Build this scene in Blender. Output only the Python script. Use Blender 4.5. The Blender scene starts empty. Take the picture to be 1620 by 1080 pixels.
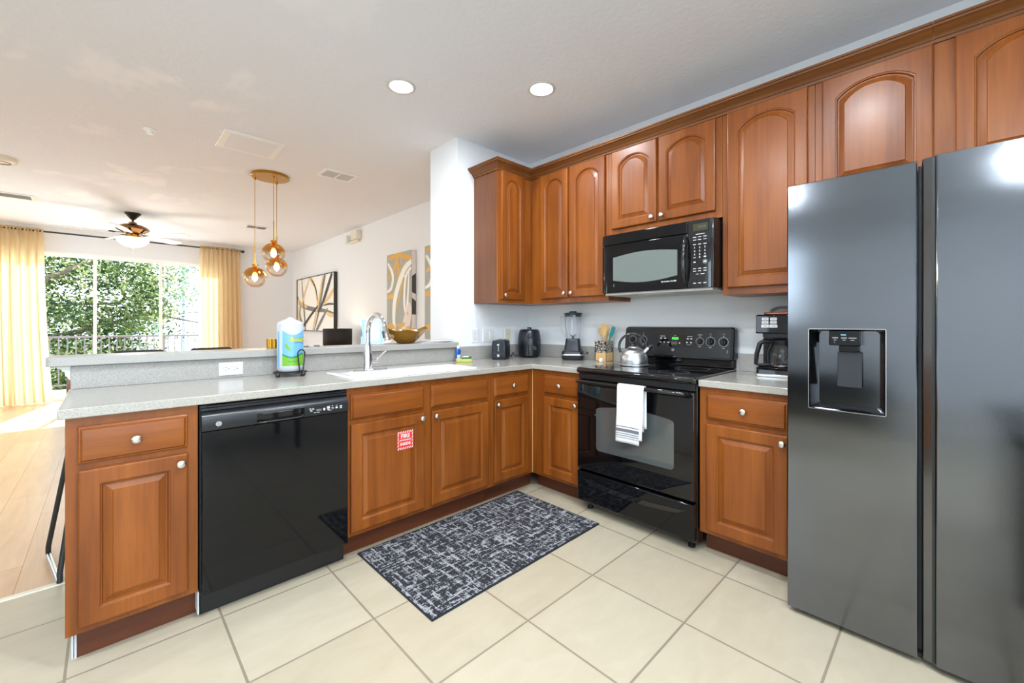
import bpy, math, random
from mathutils import Vector, Matrix, Euler

# ------------------------------------------------------------------ scene, camera, light
S = bpy.context.scene
COL = S.collection
PI = math.pi
random.seed(7)
S.view_settings.view_transform = 'Standard'
S.view_settings.look = 'None'
S.view_settings.gamma = 1.0
S.view_settings.use_curve_mapping = False
S.view_settings.exposure = 0.43
S.cycles.use_denoising = True
S.cycles.max_bounces = 14
S.cycles.diffuse_bounces = 12
S.cycles.glossy_bounces = 5
S.cycles.transmission_bounces = 8
S.cycles.transparent_max_bounces = 24
S.cycles.sample_clamp_indirect = 6.0
S.cycles.caustics_reflective = False
S.cycles.caustics_refractive = False

cam_d = bpy.data.cameras.new('camera')
cam = bpy.data.objects.new('camera', cam_d); COL.objects.link(cam)
cam.location = (-2.86, -2.7346, 1.2063)
cam.rotation_euler = (PI / 2, 0, 0.805 - PI / 2)
cam_d.sensor_width = 36
cam_d.lens = 14.779
cam_d.shift_y = -0.01755
cam_d.clip_start = 0.05
cam_d.clip_end = 300
S.camera = cam

def world():
    w = bpy.data.worlds.new('sky'); S.world = w; w.use_nodes = True
    nt = w.node_tree; nt.nodes.clear()
    out = nt.nodes.new('ShaderNodeOutputWorld'); bg = nt.nodes.new('ShaderNodeBackground')
    tc = nt.nodes.new('ShaderNodeTexCoord'); sep = nt.nodes.new('ShaderNodeSeparateXYZ')
    ramp = nt.nodes.new('ShaderNodeValToRGB')
    ramp.color_ramp.elements[0].position = 0.0; ramp.color_ramp.elements[0].color = (0.78, 0.885, 1.0, 1)
    ramp.color_ramp.elements[1].position = 0.6; ramp.color_ramp.elements[1].color = (0.56, 0.75, 1.0, 1)
    nt.links.new(tc.outputs['Generated'], sep.inputs[0]); nt.links.new(sep.outputs['Z'], ramp.inputs[0])
    nt.links.new(ramp.outputs[0], bg.inputs[0]); bg.inputs[1].default_value = 5.2
    nt.links.new(bg.outputs[0], out.inputs[0])
world()

def light(name, kind, loc, power, color=(1, 1, 1), size=0.1, size_y=None, rot=(0, 0, 0), shape='DISK', parent=None, spread=None):
    d = bpy.data.lights.new(name, kind); d.energy = power; d.color = color
    if kind == 'AREA':
        d.shape = shape; d.size = size
        if size_y: d.size_y = size_y
        if spread: d.spread = spread
    elif kind == 'SUN': d.angle = size
    else: d.shadow_soft_size = size
    o = bpy.data.objects.new(name, d); COL.objects.link(o); o.location = loc; o.rotation_euler = rot
    if parent: o.parent = parent
    return o

sun_dir = Vector((-0.12, -0.70, -0.64))
light('sun', 'SUN', (0, 20, 20), 8.5, (1.0, 0.97, 0.93), 0.012, rot=sun_dir.to_track_quat('-Z', 'Y').to_euler())
# the sky's light is guided through the patio door and three added, unseen windows (portals give no light of their own)
def portal(name, loc, sx, sy, rot):
    o = light(name, 'AREA', loc, 1, (1, 1, 1), sx, sy, rot=rot, shape='RECTANGLE'); o.data.cycles.is_portal = True
portal('portal_patio_door', (-2.95, 7.02, 1.17), 3.6, 2.33, (PI / 2, 0, PI))
portal('portal_rear_fill', (-3.6, -4.92, 1.35), 3.2, 2.1, (PI / 2, 0, 0))
portal('portal_side_fill', (-6.12, -.58, 1.85), 1.4, 1.1, (PI / 2, 0, -PI / 2))
portal('portal_living_fill', (-6.12, 4.6, 1.45), 1.8, 1.5, (PI / 2, 0, -PI / 2))

# ------------------------------------------------------------------ mesh builder
class MB:
    def __init__(s): s.v = []; s.f = []; s.m = []; s.T = Matrix.Identity(4)
    def add(s, vs, fs, mi=0):
        b = len(s.v)
        s.v += [tuple(s.T @ Vector(p)) for p in vs]
        s.f += [tuple(b + i for i in f) for f in fs]; s.m += [mi] * len(fs)
    def box(s, x0, x1, y0, y1, z0, z1, mi=0):
        s.add([(x0,y0,z0),(x1,y0,z0),(x1,y1,z0),(x0,y1,z0),(x0,y0,z1),(x1,y0,z1),(x1,y1,z1),(x0,y1,z1)],
              [(0,3,2,1),(4,5,6,7),(0,1,5,4),(1,2,6,5),(2,3,7,6),(3,0,4,7)], mi)
    def rings(s, rs, mi=0, closed=True, cap0=True, cap1=True, loop=False):
        n = len(rs[0]); vs = [p for r in rs for p in r]; fs = []
        m = len(rs)
        for i in range(m if loop else m - 1):
            a = i * n; b = ((i + 1) % m) * n
            for j in range(n if closed else n - 1):
                k = (j + 1) % n
                fs.append((a + j, a + k, b + k, b + j))
        if cap0 and not loop: fs.append(tuple(reversed(range(n))))
        if cap1 and not loop: fs.append(tuple((m - 1) * n + j for j in range(n)))
        s.add(vs, fs, mi)
    def lathe(s, prof, c=(0, 0, 0), n=24, mi=0, cap0=True, cap1=True, sx=1, sy=1):
        s.rings([[(c[0] + r * sx * math.cos(2*PI*j/n), c[1] + r * sy * math.sin(2*PI*j/n), c[2] + z) for j in range(n)] for r, z in prof], mi, True, cap0, cap1)
    def cyl(s, p0, p1, r0, r1=None, n=16, mi=0):
        s.tube([p0, p1], [r0, r0 if r1 is None else r1], n, mi)
    def tube(s, pts, r, n=10, mi=0, caps=True, loop=False, flat=1.0, upv=None):
        pts = [Vector(p) for p in pts]
        rr = r if isinstance(r, (list, tuple)) else [r] * len(pts)
        out = []; up = None; N = len(pts)
        for i, p in enumerate(pts):
            if loop: d = pts[(i+1) % N] - pts[i-1]
            else: d = pts[min(i + 1, N - 1)] - pts[max(i - 1, 0)]
            d.normalize()
            if up is None:
                up = Vector(upv) if upv else (Vector((0, 0, 1)) if abs(d.z) < 0.9 else Vector((1, 0, 0)))
            a = d.cross(up)
            if a.length < 1e-6: a = d.orthogonal()
            a.normalize(); b = a.cross(d).normalized(); up = b
            out.append([tuple(p + a * (math.cos(2*PI*j/n) * rr[i]) + b * (math.sin(2*PI*j/n) * rr[i] * flat)) for j in range(n)])
        s.rings(out, mi, True, caps, caps, loop)
    def prism(s, poly, axis, a, b, mi=0):
        # poly 2-D: axis 'y' -> (x,z); 'x' -> (y,z); 'z' -> (x,y)
        def P(p, t): return {'y': (p[0], t, p[1]), 'x': (t, p[0], p[1]), 'z': (p[0], p[1], t)}[axis]
        s.rings([[P(p, a) for p in poly], [P(p, b) for p in poly]], mi)
    def rbox(s, x0, x1, y0, y1, z0, z1, r, axis='z', n=4, mi=0):
        lim = {'z': (x0,x1,y0,y1,z0,z1), 'y': (x0,x1,z0,z1,y0,y1), 'x': (y0,y1,z0,z1,x0,x1)}[axis]
        s.prism(rrect(lim[0], lim[1], lim[2], lim[3], r, n), axis, lim[4], lim[5], mi)
    def sphere(s, c, r, nu=20, nv=12, mi=0, sz=1.0):
        s.lathe([(max(1e-4, r * math.sin(PI * i / nv)), -r * sz * math.cos(PI * i / nv)) for i in range(nv + 1)], c, nu, mi)
    def panel(s, x0, x1, z0, z1, yb, t=0.02, fw=0.052, rise=0.0, mi=0, drawer=False):
        NT = 17
        def ring(ins, y, arch):
            xl, xr, zb, zt = x0 + ins, x1 - ins, z0 + ins, z1 - ins
            pts = [(xl, y, zb), (xr, y, zb)]
            for i in range(NT):
                sx = 1 - 2 * i / (NT - 1)
                z = zt
                if arch and rise > 0:
                    a = abs(sx)
                    z = zt - rise * (1.0 if a > 0.999 else (0.80 * (a / 0.93) ** 2.3 if a < 0.93 else 0.80 + 0.08 * (a - 0.93) / 0.07))
                pts.append((xl + (xr - xl) * (sx + 1) / 2, y, z))
            return pts
        f = yb - t
        if drawer: rs = [ring(0, yb, 0), ring(0, yb - t * .45, 0), ring(0.004, yb - t * .6, 0), ring(0.007, yb - t * .62, 0), ring(0.013, f + .0005, 0), ring(0.016, f, 0)]
        else: rs = [ring(0, yb, 0), ring(0, f + .005, 0), ring(0.002, f + .0015, 0), ring(0.006, f, 0), ring(fw, f, 1), ring(fw + .0025, f + .003, 1), ring(fw + .005, f + .0035, 1), ring(fw + .0075, f + .0065, 1), ring(fw + .009, f + .0125, 1),
                    ring(fw + .014, f + .0125, 1), ring(fw + .034, f + .0045, 1), ring(fw + .036, f + .0015, 1)]
        s.rings(rs, mi, True, False, True)
    def text(s, txt, size, M, mi=0, align='CENTER', sx=1.0, bold=0.0):
        cu = bpy.data.curves.new('t', 'FONT'); cu.body = txt; cu.size = size; cu.align_x = align; cu.align_y = 'CENTER'
        cu.resolution_u = 2; cu.offset = bold
        o = bpy.data.objects.new('t', cu)
        me = bpy.data.meshes.new_from_object(o)
        sv = s.T; s.T = sv @ M @ Matrix.Diagonal((sx, 1, 1, 1))
        s.add([tuple(v.co) for v in me.vertices], [tuple(p.vertices) for p in me.polygons], mi)
        s.T = sv
        bpy.data.objects.remove(o); bpy.data.curves.remove(cu); bpy.data.meshes.remove(me)
    def grid(s, fn, nu, nv, mi=0):
        s.add([fn(i / nu, j / nv) for i in range(nu + 1) for j in range(nv + 1)],
              [(i*(nv+1)+j, (i+1)*(nv+1)+j, (i+1)*(nv+1)+j+1, i*(nv+1)+j+1) for i in range(nu) for j in range(nv)], mi)
    def obj(s, name, mats, parent=None, bevel=0.0, smooth=40, seg=2, label=None):
        me = bpy.data.meshes.new(name); me.from_pydata(s.v, [], s.f)
        mats = mats if isinstance(mats, (list, tuple)) else [mats]
        for m in mats: me.materials.append(M_[m] if isinstance(m, str) else m)
        for p, mi in zip(me.polygons, s.m): p.material_index = mi
        me.validate(); me.update()
        if smooth:
            me.polygons.foreach_set('use_smooth', [True] * len(me.polygons))
            me.set_sharp_from_angle(angle=math.radians(smooth))
        o = bpy.data.objects.new(name, me); COL.objects.link(o)
        if parent: o.parent = parent
        if bevel:
            b = o.modifiers.new('bevel', 'BEVEL'); b.width = bevel; b.segments = seg; b.limit_method = 'ANGLE'; b.angle_limit = math.radians(35)
            b.harden_normals = False
        if label: o['label'] = label
        return o

def rrect(x0, x1, z0, z1, r, n=4):
    out = []
    for cx, cz, a in ((x1 - r, z0 + r, -PI/2), (x1 - r, z1 - r, 0), (x0 + r, z1 - r, PI/2), (x0 + r, z0 + r, PI)):
        for i in range(n + 1):
            t = a + PI / 2 * i / n
            out.append((cx + r * math.cos(t), cz + r * math.sin(t)))
    return out

def thing(name, label, cat, loc=(0, 0, 0), rz=0.0, group=None):
    o = bpy.data.objects.new(name, None); COL.objects.link(o); o.empty_display_size = 0.05
    o.location = loc; o.rotation_euler = (0, 0, rz); o['label'] = label; o['category'] = cat
    if group: o['group'] = group
    return o
def tag(o, label, cat, group=None, kind=None):
    o['label'] = label; o['category'] = cat
    if group: o['group'] = group
    if kind: o['kind'] = kind
    return o
def struct(o, label=None):
    o['kind'] = 'structure'
    if label: o['label'] = label
    return o
def dup(root, loc, rz=None, label=None):
    r = root.copy(); COL.objects.link(r); r.location = loc
    if rz is not None: r.rotation_euler = (0, 0, rz)
    if label: r['label'] = label
    for ch in list(root.children):
        c = ch.copy(); COL.objects.link(c); c.parent = r
        for g in list(ch.children):
            d = g.copy(); COL.objects.link(d); d.parent = c
    return r
FRONT = Matrix.Rotation(PI / 2, 4, 'X')      # text lying in XY turned to stand and face local -y
def tfm(x, y, z, M=FRONT): return Matrix.Translation((x, y, z)) @ M

# ------------------------------------------------------------------ materials
M_ = {}
def srgb(r, g, b):
    f = lambda c: (c / 255 / 12.92) if c / 255 <= 0.04045 else ((c / 255 + 0.055) / 1.055) ** 2.4
    return (f(r), f(g), f(b), 1)
def mat(name, col, rough=0.5, metal=0.0, **k):
    m = bpy.data.materials.new(name); m.use_nodes = True; M_[name] = m
    b = m.node_tree.nodes['Principled BSDF']
    b.inputs['Base Color'].default_value = col if len(col) == 4 else (*col, 1)
    b.inputs['Roughness'].default_value = rough; b.inputs['Metallic'].default_value = metal
    for a, v in k.items(): b.inputs[a.replace('_', ' ')].default_value = v
    return m, m.node_tree, b
def N(nt, t, **k):
    n = nt.nodes.new(t)
    for a, v in k.items():
        if a in n.inputs.keys(): n.inputs[a].default_value = v
        else: setattr(n, a, v)
    return n
def coords(nt, scale=(1, 1, 1), out='Object', loc=(0, 0, 0), rot=(0, 0, 0)):
    tc = N(nt, 'ShaderNodeTexCoord'); mp = N(nt, 'ShaderNodeMapping')
    mp.inputs['Scale'].default_value = scale; mp.inputs['Location'].default_value = loc; mp.inputs['Rotation'].default_value = rot
    nt.links.new(tc.outputs[out], mp.inputs['Vector']); return mp.outputs[0]
def ramp(nt, fac, stops):
    r = N(nt, 'ShaderNodeValToRGB'); e = r.color_ramp.elements
    while len(e) < len(stops): e.new(0.5)
    for i, (p, c) in enumerate(stops): e[i].position = p; e[i].color = c if len(c) == 4 else (*c, 1)
    nt.links.new(fac, r.inputs[0]); return r.outputs[0]
def bump(nt, b, h, strength=0.1, dist=0.01):
    n = N(nt, 'ShaderNodeBump'); n.inputs['Strength'].default_value = strength; n.inputs['Distance'].default_value = dist
    nt.links.new(h, n.inputs['Height']); nt.links.new(n.outputs[0], b.inputs['Normal'])
def mix(nt, f, a, c, blend='MIX'):
    n = nt.nodes.new('ShaderNodeMix'); n.data_type = 'RGBA'; n.blend_type = blend
    for s, v in ((0, f), (6, a), (7, c)):
        if hasattr(v, 'is_linked'): nt.links.new(v, n.inputs[s])
        else: n.inputs[s].default_value = v
    return n.outputs[2]

def wood(name, axis, dark, mid, lite, rough=0.34, coat=0.06):
    m, nt, b = mat(name, mid, rough, Specular_IOR_Level=0.35, Coat_Weight=coat, Coat_Roughness=0.2)
    sc = {'z': (9, 9, 0.9), 'x': (0.9, 9, 9), 'y': (9, .9, 9)}[axis]
    oi = N(nt, 'ShaderNodeObjectInfo')
    tc = N(nt, 'ShaderNodeTexCoord'); ad = N(nt, 'ShaderNodeVectorMath', operation='ADD')
    cx = N(nt, 'ShaderNodeCombineXYZ'); mu = N(nt, 'ShaderNodeMath', operation='MULTIPLY'); mu.inputs[1].default_value = 23.0
    nt.links.new(oi.outputs['Random'], mu.inputs[0])
    for i in range(3): nt.links.new(mu.outputs[0], cx.inputs[i])
    nt.links.new(tc.outputs['Object'], ad.inputs[0]); nt.links.new(cx.outputs[0], ad.inputs[1])
    mp = N(nt, 'ShaderNodeMapping'); mp.inputs['Scale'].default_value = sc; nt.links.new(ad.outputs[0], mp.inputs['Vector'])
    n1 = N(nt, 'ShaderNodeTexNoise', Scale=1.0, Detail=4.0, Roughness=0.55, Distortion=0.6); nt.links.new(mp.outputs[0], n1.inputs['Vector'])
    c1 = ramp(nt, n1.outputs[0], [(0.28, dark), (0.5, mid), (0.74, lite)])
    mp2 = N(nt, 'ShaderNodeMapping'); mp2.inputs['Scale'].default_value = tuple(v * (9 if v > 1 else 3) for v in sc); nt.links.new(ad.outputs[0], mp2.inputs['Vector'])
    n2 = N(nt, 'ShaderNodeTexNoise', Scale=1.0, Detail=3.0, Roughness=0.6); nt.links.new(mp2.outputs[0], n2.inputs['Vector'])
    c2 = ramp(nt, n2.outputs[0], [(0.3, (.86, .86, .86)), (0.7, (1.08, 1.08, 1.08))])
    n3 = N(nt, 'ShaderNodeTexNoise', Scale=2.2, Detail=1.0); nt.links.new(ad.outputs[0], n3.inputs['Vector'])
    c3 = ramp(nt, n3.outputs[0], [(0.35, (.88, .84, .80)), (0.65, (1.06, 1.06, 1.06))])
    nt.links.new(mix(nt, 1.0, mix(nt, 1.0, c1, c2, 'MULTIPLY'), c3, 'MULTIPLY'), b.inputs['Base Color'])
    bump(nt, b, n2.outputs[0], 0.03, 0.002)
wd, wm, wl = srgb(112, 57, 15), srgb(134, 72, 22), srgb(150, 86, 31)
wood('maple', 'z', wd, wm, wl)
wood('maple_h', 'x', wd, wm, wl)
wood('maple_y', 'y', wd, wm, wl)
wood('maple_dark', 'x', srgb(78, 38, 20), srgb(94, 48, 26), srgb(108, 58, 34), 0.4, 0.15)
wood('crown_wood', 'y', srgb(96, 56, 22), srgb(112, 66, 28), srgb(126, 78, 36), 0.5, 0.0)
wood('end_panel', 'z', srgb(98, 58, 36), srgb(112, 68, 42), srgb(124, 78, 50), 0.4, 0.15)
wood('walnut', 'z', srgb(96, 52, 30), srgb(120, 68, 40), srgb(140, 84, 50), 0.35, 0.2)
wood('bamboo', 'z', srgb(206, 164, 104), srgb(222, 184, 126), srgb(234, 200, 148), 0.5, 0.0)
wood('pale_wood', 'z', srgb(214, 186, 142), srgb(226, 202, 160), srgb(236, 216, 182), 0.6, 0.0)

def plain_bump(name, col, rough, scale, strength, dist, **k):
    m, nt, b = mat(name, col, rough, **k)
    n = N(nt, 'ShaderNodeTexNoise', Scale=scale, Detail=4.0, Roughness=0.6); nt.links.new(coords(nt), n.inputs['Vector'])
    bump(nt, b, n.outputs[0], strength, dist); return m, nt, b
plain_bump('wall_paint', srgb(230, 232, 234), 0.75, 60, 0.12, 0.003)
m, nt, b = plain_bump('ceiling_paint', srgb(231, 234, 239), 0.85, 38, 0.35, 0.006)
# touched-up spackle patches (real marks on this ceiling)
n = N(nt, 'ShaderNodeTexNoise', Scale=1.8, Detail=3.0, Roughness=0.6, Distortion=0.25); nt.links.new(coords(nt, (1, .75, 1), loc=(0.4, 0.9, 0)), n.inputs['Vector'])
pm = ramp(nt, n.outputs[0], [(0.55, (0, 0, 0)), (0.64, (1, 1, 1))])
sepx = N(nt, 'ShaderNodeSeparateXYZ'); nt.links.new(coords(nt), sepx.inputs[0])
reg = ramp(nt, N(nt, 'ShaderNodeMapRange').outputs[0], [(0, (0, 0, 0)), (1, (1, 1, 1))])
mr = [x for x in nt.nodes if x.bl_idname == 'ShaderNodeMapRange'][0]
mr.inputs['From Min'].default_value = -1.7; mr.inputs['From Max'].default_value = -2.3; mr.inputs['To Min'].default_value = 0; mr.inputs['To Max'].default_value = 1
nt.links.new(sepx.outputs['X'], mr.inputs['Value'])
nt.links.new(mix(nt, mix(nt, 1.0, pm, reg, 'MULTIPLY'), srgb(231, 234, 239), srgb(242, 243, 246)), b.inputs['Base Color'])
mat('white_trim', srgb(240, 240, 238), 0.4)
mat('white_plastic', srgb(226, 226, 226), 0.3)
mat('ivory_plastic', srgb(225, 218, 200), 0.35)
mat('slot_dark', srgb(40, 38, 36), 0.6)
mat('vent_grey', srgb(205, 204, 200), 0.5)
mat('vent_dark', srgb(120, 120, 118), 0.7)
mat('grout_edge', srgb(190, 188, 182), 0.8)

def speckle(name, base, dk, lt, rough):
    m, nt, b = mat(name, base, rough)
    co = coords(nt)
    n = N(nt, 'ShaderNodeTexNoise', Scale=380.0, Detail=2.0, Roughness=0.7); nt.links.new(co, n.inputs['Vector'])
    nt.links.new(ramp(nt, n.outputs[0], [(0.36, dk), (0.46, base), (0.56, base), (0.66, lt)]), b.inputs['Base Color'])
speckle('counter_stone', srgb(168, 163, 154), srgb(138, 134, 127), srgb(190, 186, 178), 0.15)
speckle('counter_stone_matt', srgb(166, 162, 156), srgb(138, 135, 130), srgb(188, 185, 180), 0.35)

# tile floor: 0.445 m tiles, joints at x=-2.966, y=-0.66
m, nt, b = mat('floor_tile', srgb(226, 212, 184), 0.32)
br = N(nt, 'ShaderNodeTexBrick', offset=0.0, squash=1.0)
br.inputs['Scale'].default_value = 1.0; br.inputs['Mortar Size'].default_value = 0.0045; br.inputs['Mortar Smooth'].default_value = 0.15
br.inputs['Brick Width'].default_value = 0.4455; br.inputs['Row Height'].default_value = 0.4445; br.inputs['Bias'].default_value = 0.0
br.inputs['Color1'].default_value = srgb(181, 169, 146); br.inputs['Color2'].default_value = srgb(188, 177, 155); br.inputs['Mortar'].default_value = srgb(142, 130, 112)
nt.links.new(coords(nt, loc=(2.966 + 0.4455 * 20, 0.66 + 0.4445 * 20, 0)), br.inputs['Vector'])
n = N(nt, 'ShaderNodeTexNoise', Scale=5.0, Detail=5.0, Roughness=0.6, Distortion=0.8); nt.links.new(coords(nt, (1, 2.4, 1), rot=(0, 0, .5)), n.inputs['Vector'])
nt.links.new(mix(nt, 1.0, br.outputs['Color'], ramp(nt, n.outputs[0], [(0.3, (.93, .92, .90)), (0.7, (1.03, 1.03, 1.03))]), 'MULTIPLY'), b.inputs['Base Color'])
inv = N(nt, 'ShaderNodeMath', operation='SUBTRACT'); inv.inputs[0].default_value = 1.0; nt.links.new(br.outputs['Fac'], inv.inputs[1])
bump(nt, b, inv.outputs[0], 0.35, 0.003)

# wood plank floor, planks run along y
m, nt, b = mat('plank_floor', srgb(214, 168, 122), 0.30)
br = N(nt, 'ShaderNodeTexBrick', offset=0.37, squash=1.0)
br.inputs['Scale'].default_value = 1.0; br.inputs['Mortar Size'].default_value = 0.0012; br.inputs['Brick Width'].default_value = 1.25; br.inputs['Row Height'].default_value = 0.185
br.inputs['Color1'].default_value = srgb(204, 168, 134); br.inputs['Color2'].default_value = srgb(218, 188, 158); br.inputs['Mortar'].default_value = srgb(150, 108, 76)
nt.links.new(coords(nt, rot=(0, 0, PI / 2), loc=(20, 20, 0)), br.inputs['Vector'])
n = N(nt, 'ShaderNodeTexNoise', Scale=3.0, Detail=6.0, Roughness=0.65, Distortion=0.9); nt.links.new(coords(nt, (5, .6, 1)), n.inputs['Vector'])
nt.links.new(mix(nt, 1.0, br.outputs['Color'], ramp(nt, n.outputs[0], [(0.3, (.86, .82, .78)), (0.7, (1.06, 1.06, 1.06))]), 'MULTIPLY'), b.inputs['Base Color'])
bump(nt, b, n.outputs[0], 0.05, 0.003)

mat('black_gloss', srgb(16, 16, 18), 0.06, Coat_Weight=0.5, Coat_Roughness=0.02)
mat('black_panel', srgb(9, 10, 13), 0.05, Specular_IOR_Level=0.36)
mat('black_glass', srgb(8, 8, 10), 0.02)
mat('oven_window', srgb(74, 78, 78), 0.03, Specular_IOR_Level=1.0)
mat('microwave_window', srgb(104, 112, 108), 0.25)
mat('black_satin', srgb(22, 24, 28), 0.3)
mat('black_plastic', srgb(22, 22, 24), 0.38)
mat('navy_plastic', srgb(24, 29, 38), 0.30)
mat('dark_rubber', srgb(20, 20, 20), 0.7)
mat('print_white', srgb(205, 205, 205), 0.5)
mat('print_grey', srgb(125, 125, 125), 0.5)
mat('display_grey', srgb(105, 110, 112), 0.3)
mat('display_olive', srgb(52, 50, 26), 0.3)
m, nt, b = mat('clock_green', srgb(60, 220, 60), 0.4); b.inputs['Emission Color'].default_value = (0.1, 1.0, 0.12, 1); b.inputs['Emission Strength'].default_value = 1.2
m, nt, b = mat('display_blue', srgb(80, 150, 160), 0.4); b.inputs['Emission Color'].default_value = (0.3, 0.8, 0.9, 1); b.inputs['Emission Strength'].default_value = 0.3
mat('chrome', (0.82, 0.83, 0.85), 0.06, 1.0)
mat('brushed_nickel', (0.70, 0.69, 0.67), 0.26, 1.0)
mat('brass', srgb(198, 146, 52), 0.24, 1.0)
mat('bronze', srgb(150, 104, 62), 0.2, 1.0)
mat('dark_bronze', srgb(58, 50, 44), 0.35, 0.6)
mat('sink_white', srgb(222, 222, 222), 0.12)
m, nt, b = mat('kettle_steel', (0.62, 0.62, 0.63), 0.3, 1.0, Anisotropic=0.7)
# black stainless fridge: brushed along y, very slight waviness of sheet metal
m, nt, b = mat("black_stainless", srgb(116, 119, 124), 0.12, 1.0, Anisotropic=0.2)
n = N(nt, 'ShaderNodeTexNoise', Scale=1.0, Detail=3.0, Roughness=0.7); nt.links.new(coords(nt, (300, 4, 300)), n.inputs['Vector'])
n2 = N(nt, 'ShaderNodeTexNoise', Scale=1.0, Detail=1.0); nt.links.new(coords(nt, (1.2, 1.2, 3.6)), n2.inputs['Vector'])
ma = N(nt, 'ShaderNodeMath', operation='MULTIPLY_ADD'); ma.inputs[1].default_value = 0.012; nt.links.new(n.outputs[0], ma.inputs[0]); nt.links.new(n2.outputs[0], ma.inputs[2])
bump(nt, b, ma.outputs[0], 0.28, 0.02)
mat('stainless_dark', srgb(70, 76, 78), 0.42, 0.8)
mat('towel_white', srgb(222, 223, 226), 0.9, Sheen_Weight=0.3)
mat('stripe_grey', srgb(110, 108, 116), 0.9)
mat('red_print', srgb(218, 40, 26), 0.5)
mat('label_blue', srgb(112, 172, 212), 0.35)
mat('label_green', srgb(112, 172, 44), 0.35)
mat('label_dkgreen', srgb(22, 132, 82), 0.35)
mat('label_yellow', srgb(196, 196, 84), 0.4)
mat('label_ink', srgb(50, 80, 190), 0.4)
mat('film_white', srgb(192, 195, 200), 0.25)
mat('soap_blue', srgb(22, 84, 170), 0.2)
mat('sponge_yellow', srgb(190, 188, 96), 0.85)
mat('sponge_green', srgb(40, 120, 70), 0.95)
mat('teal_silicone', srgb(24, 134, 142), 0.4)
mat('card_blue', srgb(172, 206, 244), 0.4)
mat('card_wash', srgb(120, 172, 236), 0.4)
mat('card_pale', srgb(206, 224, 246), 0.4)
mat('gold_leaf', srgb(150, 108, 34), 0.22, 0.55)
mat('decor_cream', srgb(226, 208, 176), 0.5)
mat('decor_gold', srgb(190, 138, 54), 0.35, 0.5)
mat('paper_white', srgb(232, 234, 238), 0.6)
mat('paper_blue', srgb(120, 150, 196), 0.6)
mat('canvas_cream', srgb(238, 234, 226), 0.8)
mat('canvas_grey', srgb(170, 172, 164), 0.8)
mat('stroke_grey', srgb(122, 120, 114), 0.7)
mat('stroke_dark', srgb(72, 68, 62), 0.7)
mat('stroke_gold', srgb(222, 190, 128), 0.5)
mat('stroke_ochre', srgb(216, 164, 62), 0.45)
mat('stroke_white', srgb(240, 238, 230), 0.7)
mat('stroke_pink', srgb(226, 212, 206), 0.75)
mat('frame_black', srgb(48, 46, 44), 0.5)
mat('shade_black', srgb(34, 30, 28), 0.8)
mat('fan_white', srgb(240, 239, 234), 0.45)
mat('chair_black', srgb(34, 36, 36), 0.5)
mat('glass_amber_trim', srgb(200, 150, 60), 0.2, 1.0)
mat('copper_lid', srgb(170, 92, 66), 0.25, 0.8)
mat('drywall_raw', srgb(206, 208, 212), 0.85)
mat('rail_paint', srgb(112, 94, 92), 0.6)
mat('balcony_slab', srgb(214, 212, 208), 0.8)
mat('ground_pale', srgb(206, 208, 204), 0.9)
mat('far_wall', srgb(232, 236, 240), 0.8)
mat('lamp_post_grey', srgb(120, 132, 150), 0.6)

def emis(name, col, s):
    m = bpy.data.materials.new(name); m.use_nodes = True; nt = m.node_tree; nt.nodes.clear(); M_[name] = m
    e = N(nt, 'ShaderNodeEmission'); e.inputs[0].default_value = (*col, 1); e.inputs[1].default_value = s
    o = N(nt, 'ShaderNodeOutputMaterial'); nt.links.new(e.outputs[0], o.inputs[0])
emis('lamp_glow', (1, 0.98, 0.95), 14)
emis('bulb_glow', (1, 0.72, 0.34), 30)
emis('shade_glow', (1, 0.82, 0.5), 3.5)
m, nt, b = mat('frosted_bowl', (1, 0.98, 0.94), 0.4); b.inputs['Emission Color'].default_value = (1, 0.95, 0.85, 1); b.inputs['Emission Strength'].default_value = 1.6

def clear(name, tint, gloss=0.08, rough=0.0, fr=0.55):
    m = bpy.data.materials.new(name); m.use_nodes = True; nt = m.node_tree; nt.nodes.clear(); M_[name] = m
    t = N(nt, 'ShaderNodeBsdfTransparent'); t.inputs[0].default_value = (*tint, 1)
    g = N(nt, 'ShaderNodeBsdfAnisotropic'); g.inputs['Roughness'].default_value = rough
    lw = N(nt, 'ShaderNodeLayerWeight'); lw.inputs[0].default_value = 0.25
    mr = N(nt, 'ShaderNodeMath', operation='MULTIPLY_ADD'); mr.inputs[1].default_value = fr; mr.inputs[2].default_value = gloss
    nt.links.new(lw.outputs['Fresnel'], mr.inputs[0])
    mx = N(nt, 'ShaderNodeMixShader'); nt.links.new(mr.outputs[0], mx.inputs[0]); nt.links.new(t.outputs[0], mx.inputs[1]); nt.links.new(g.outputs[0], mx.inputs[2])
    o = N(nt, 'ShaderNodeOutputMaterial'); nt.links.new(mx.outputs[0], o.inputs[0])
    return m, nt, t, mx
clear('pane_glass', (0.97, 0.99, 0.98), 0.0, fr=0.10)
clear('jar_plastic', (0.975, 0.98, 1.0), 0.04)
clear('clear_glass', (0.96, 0.96, 0.96), 0.05)
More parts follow.
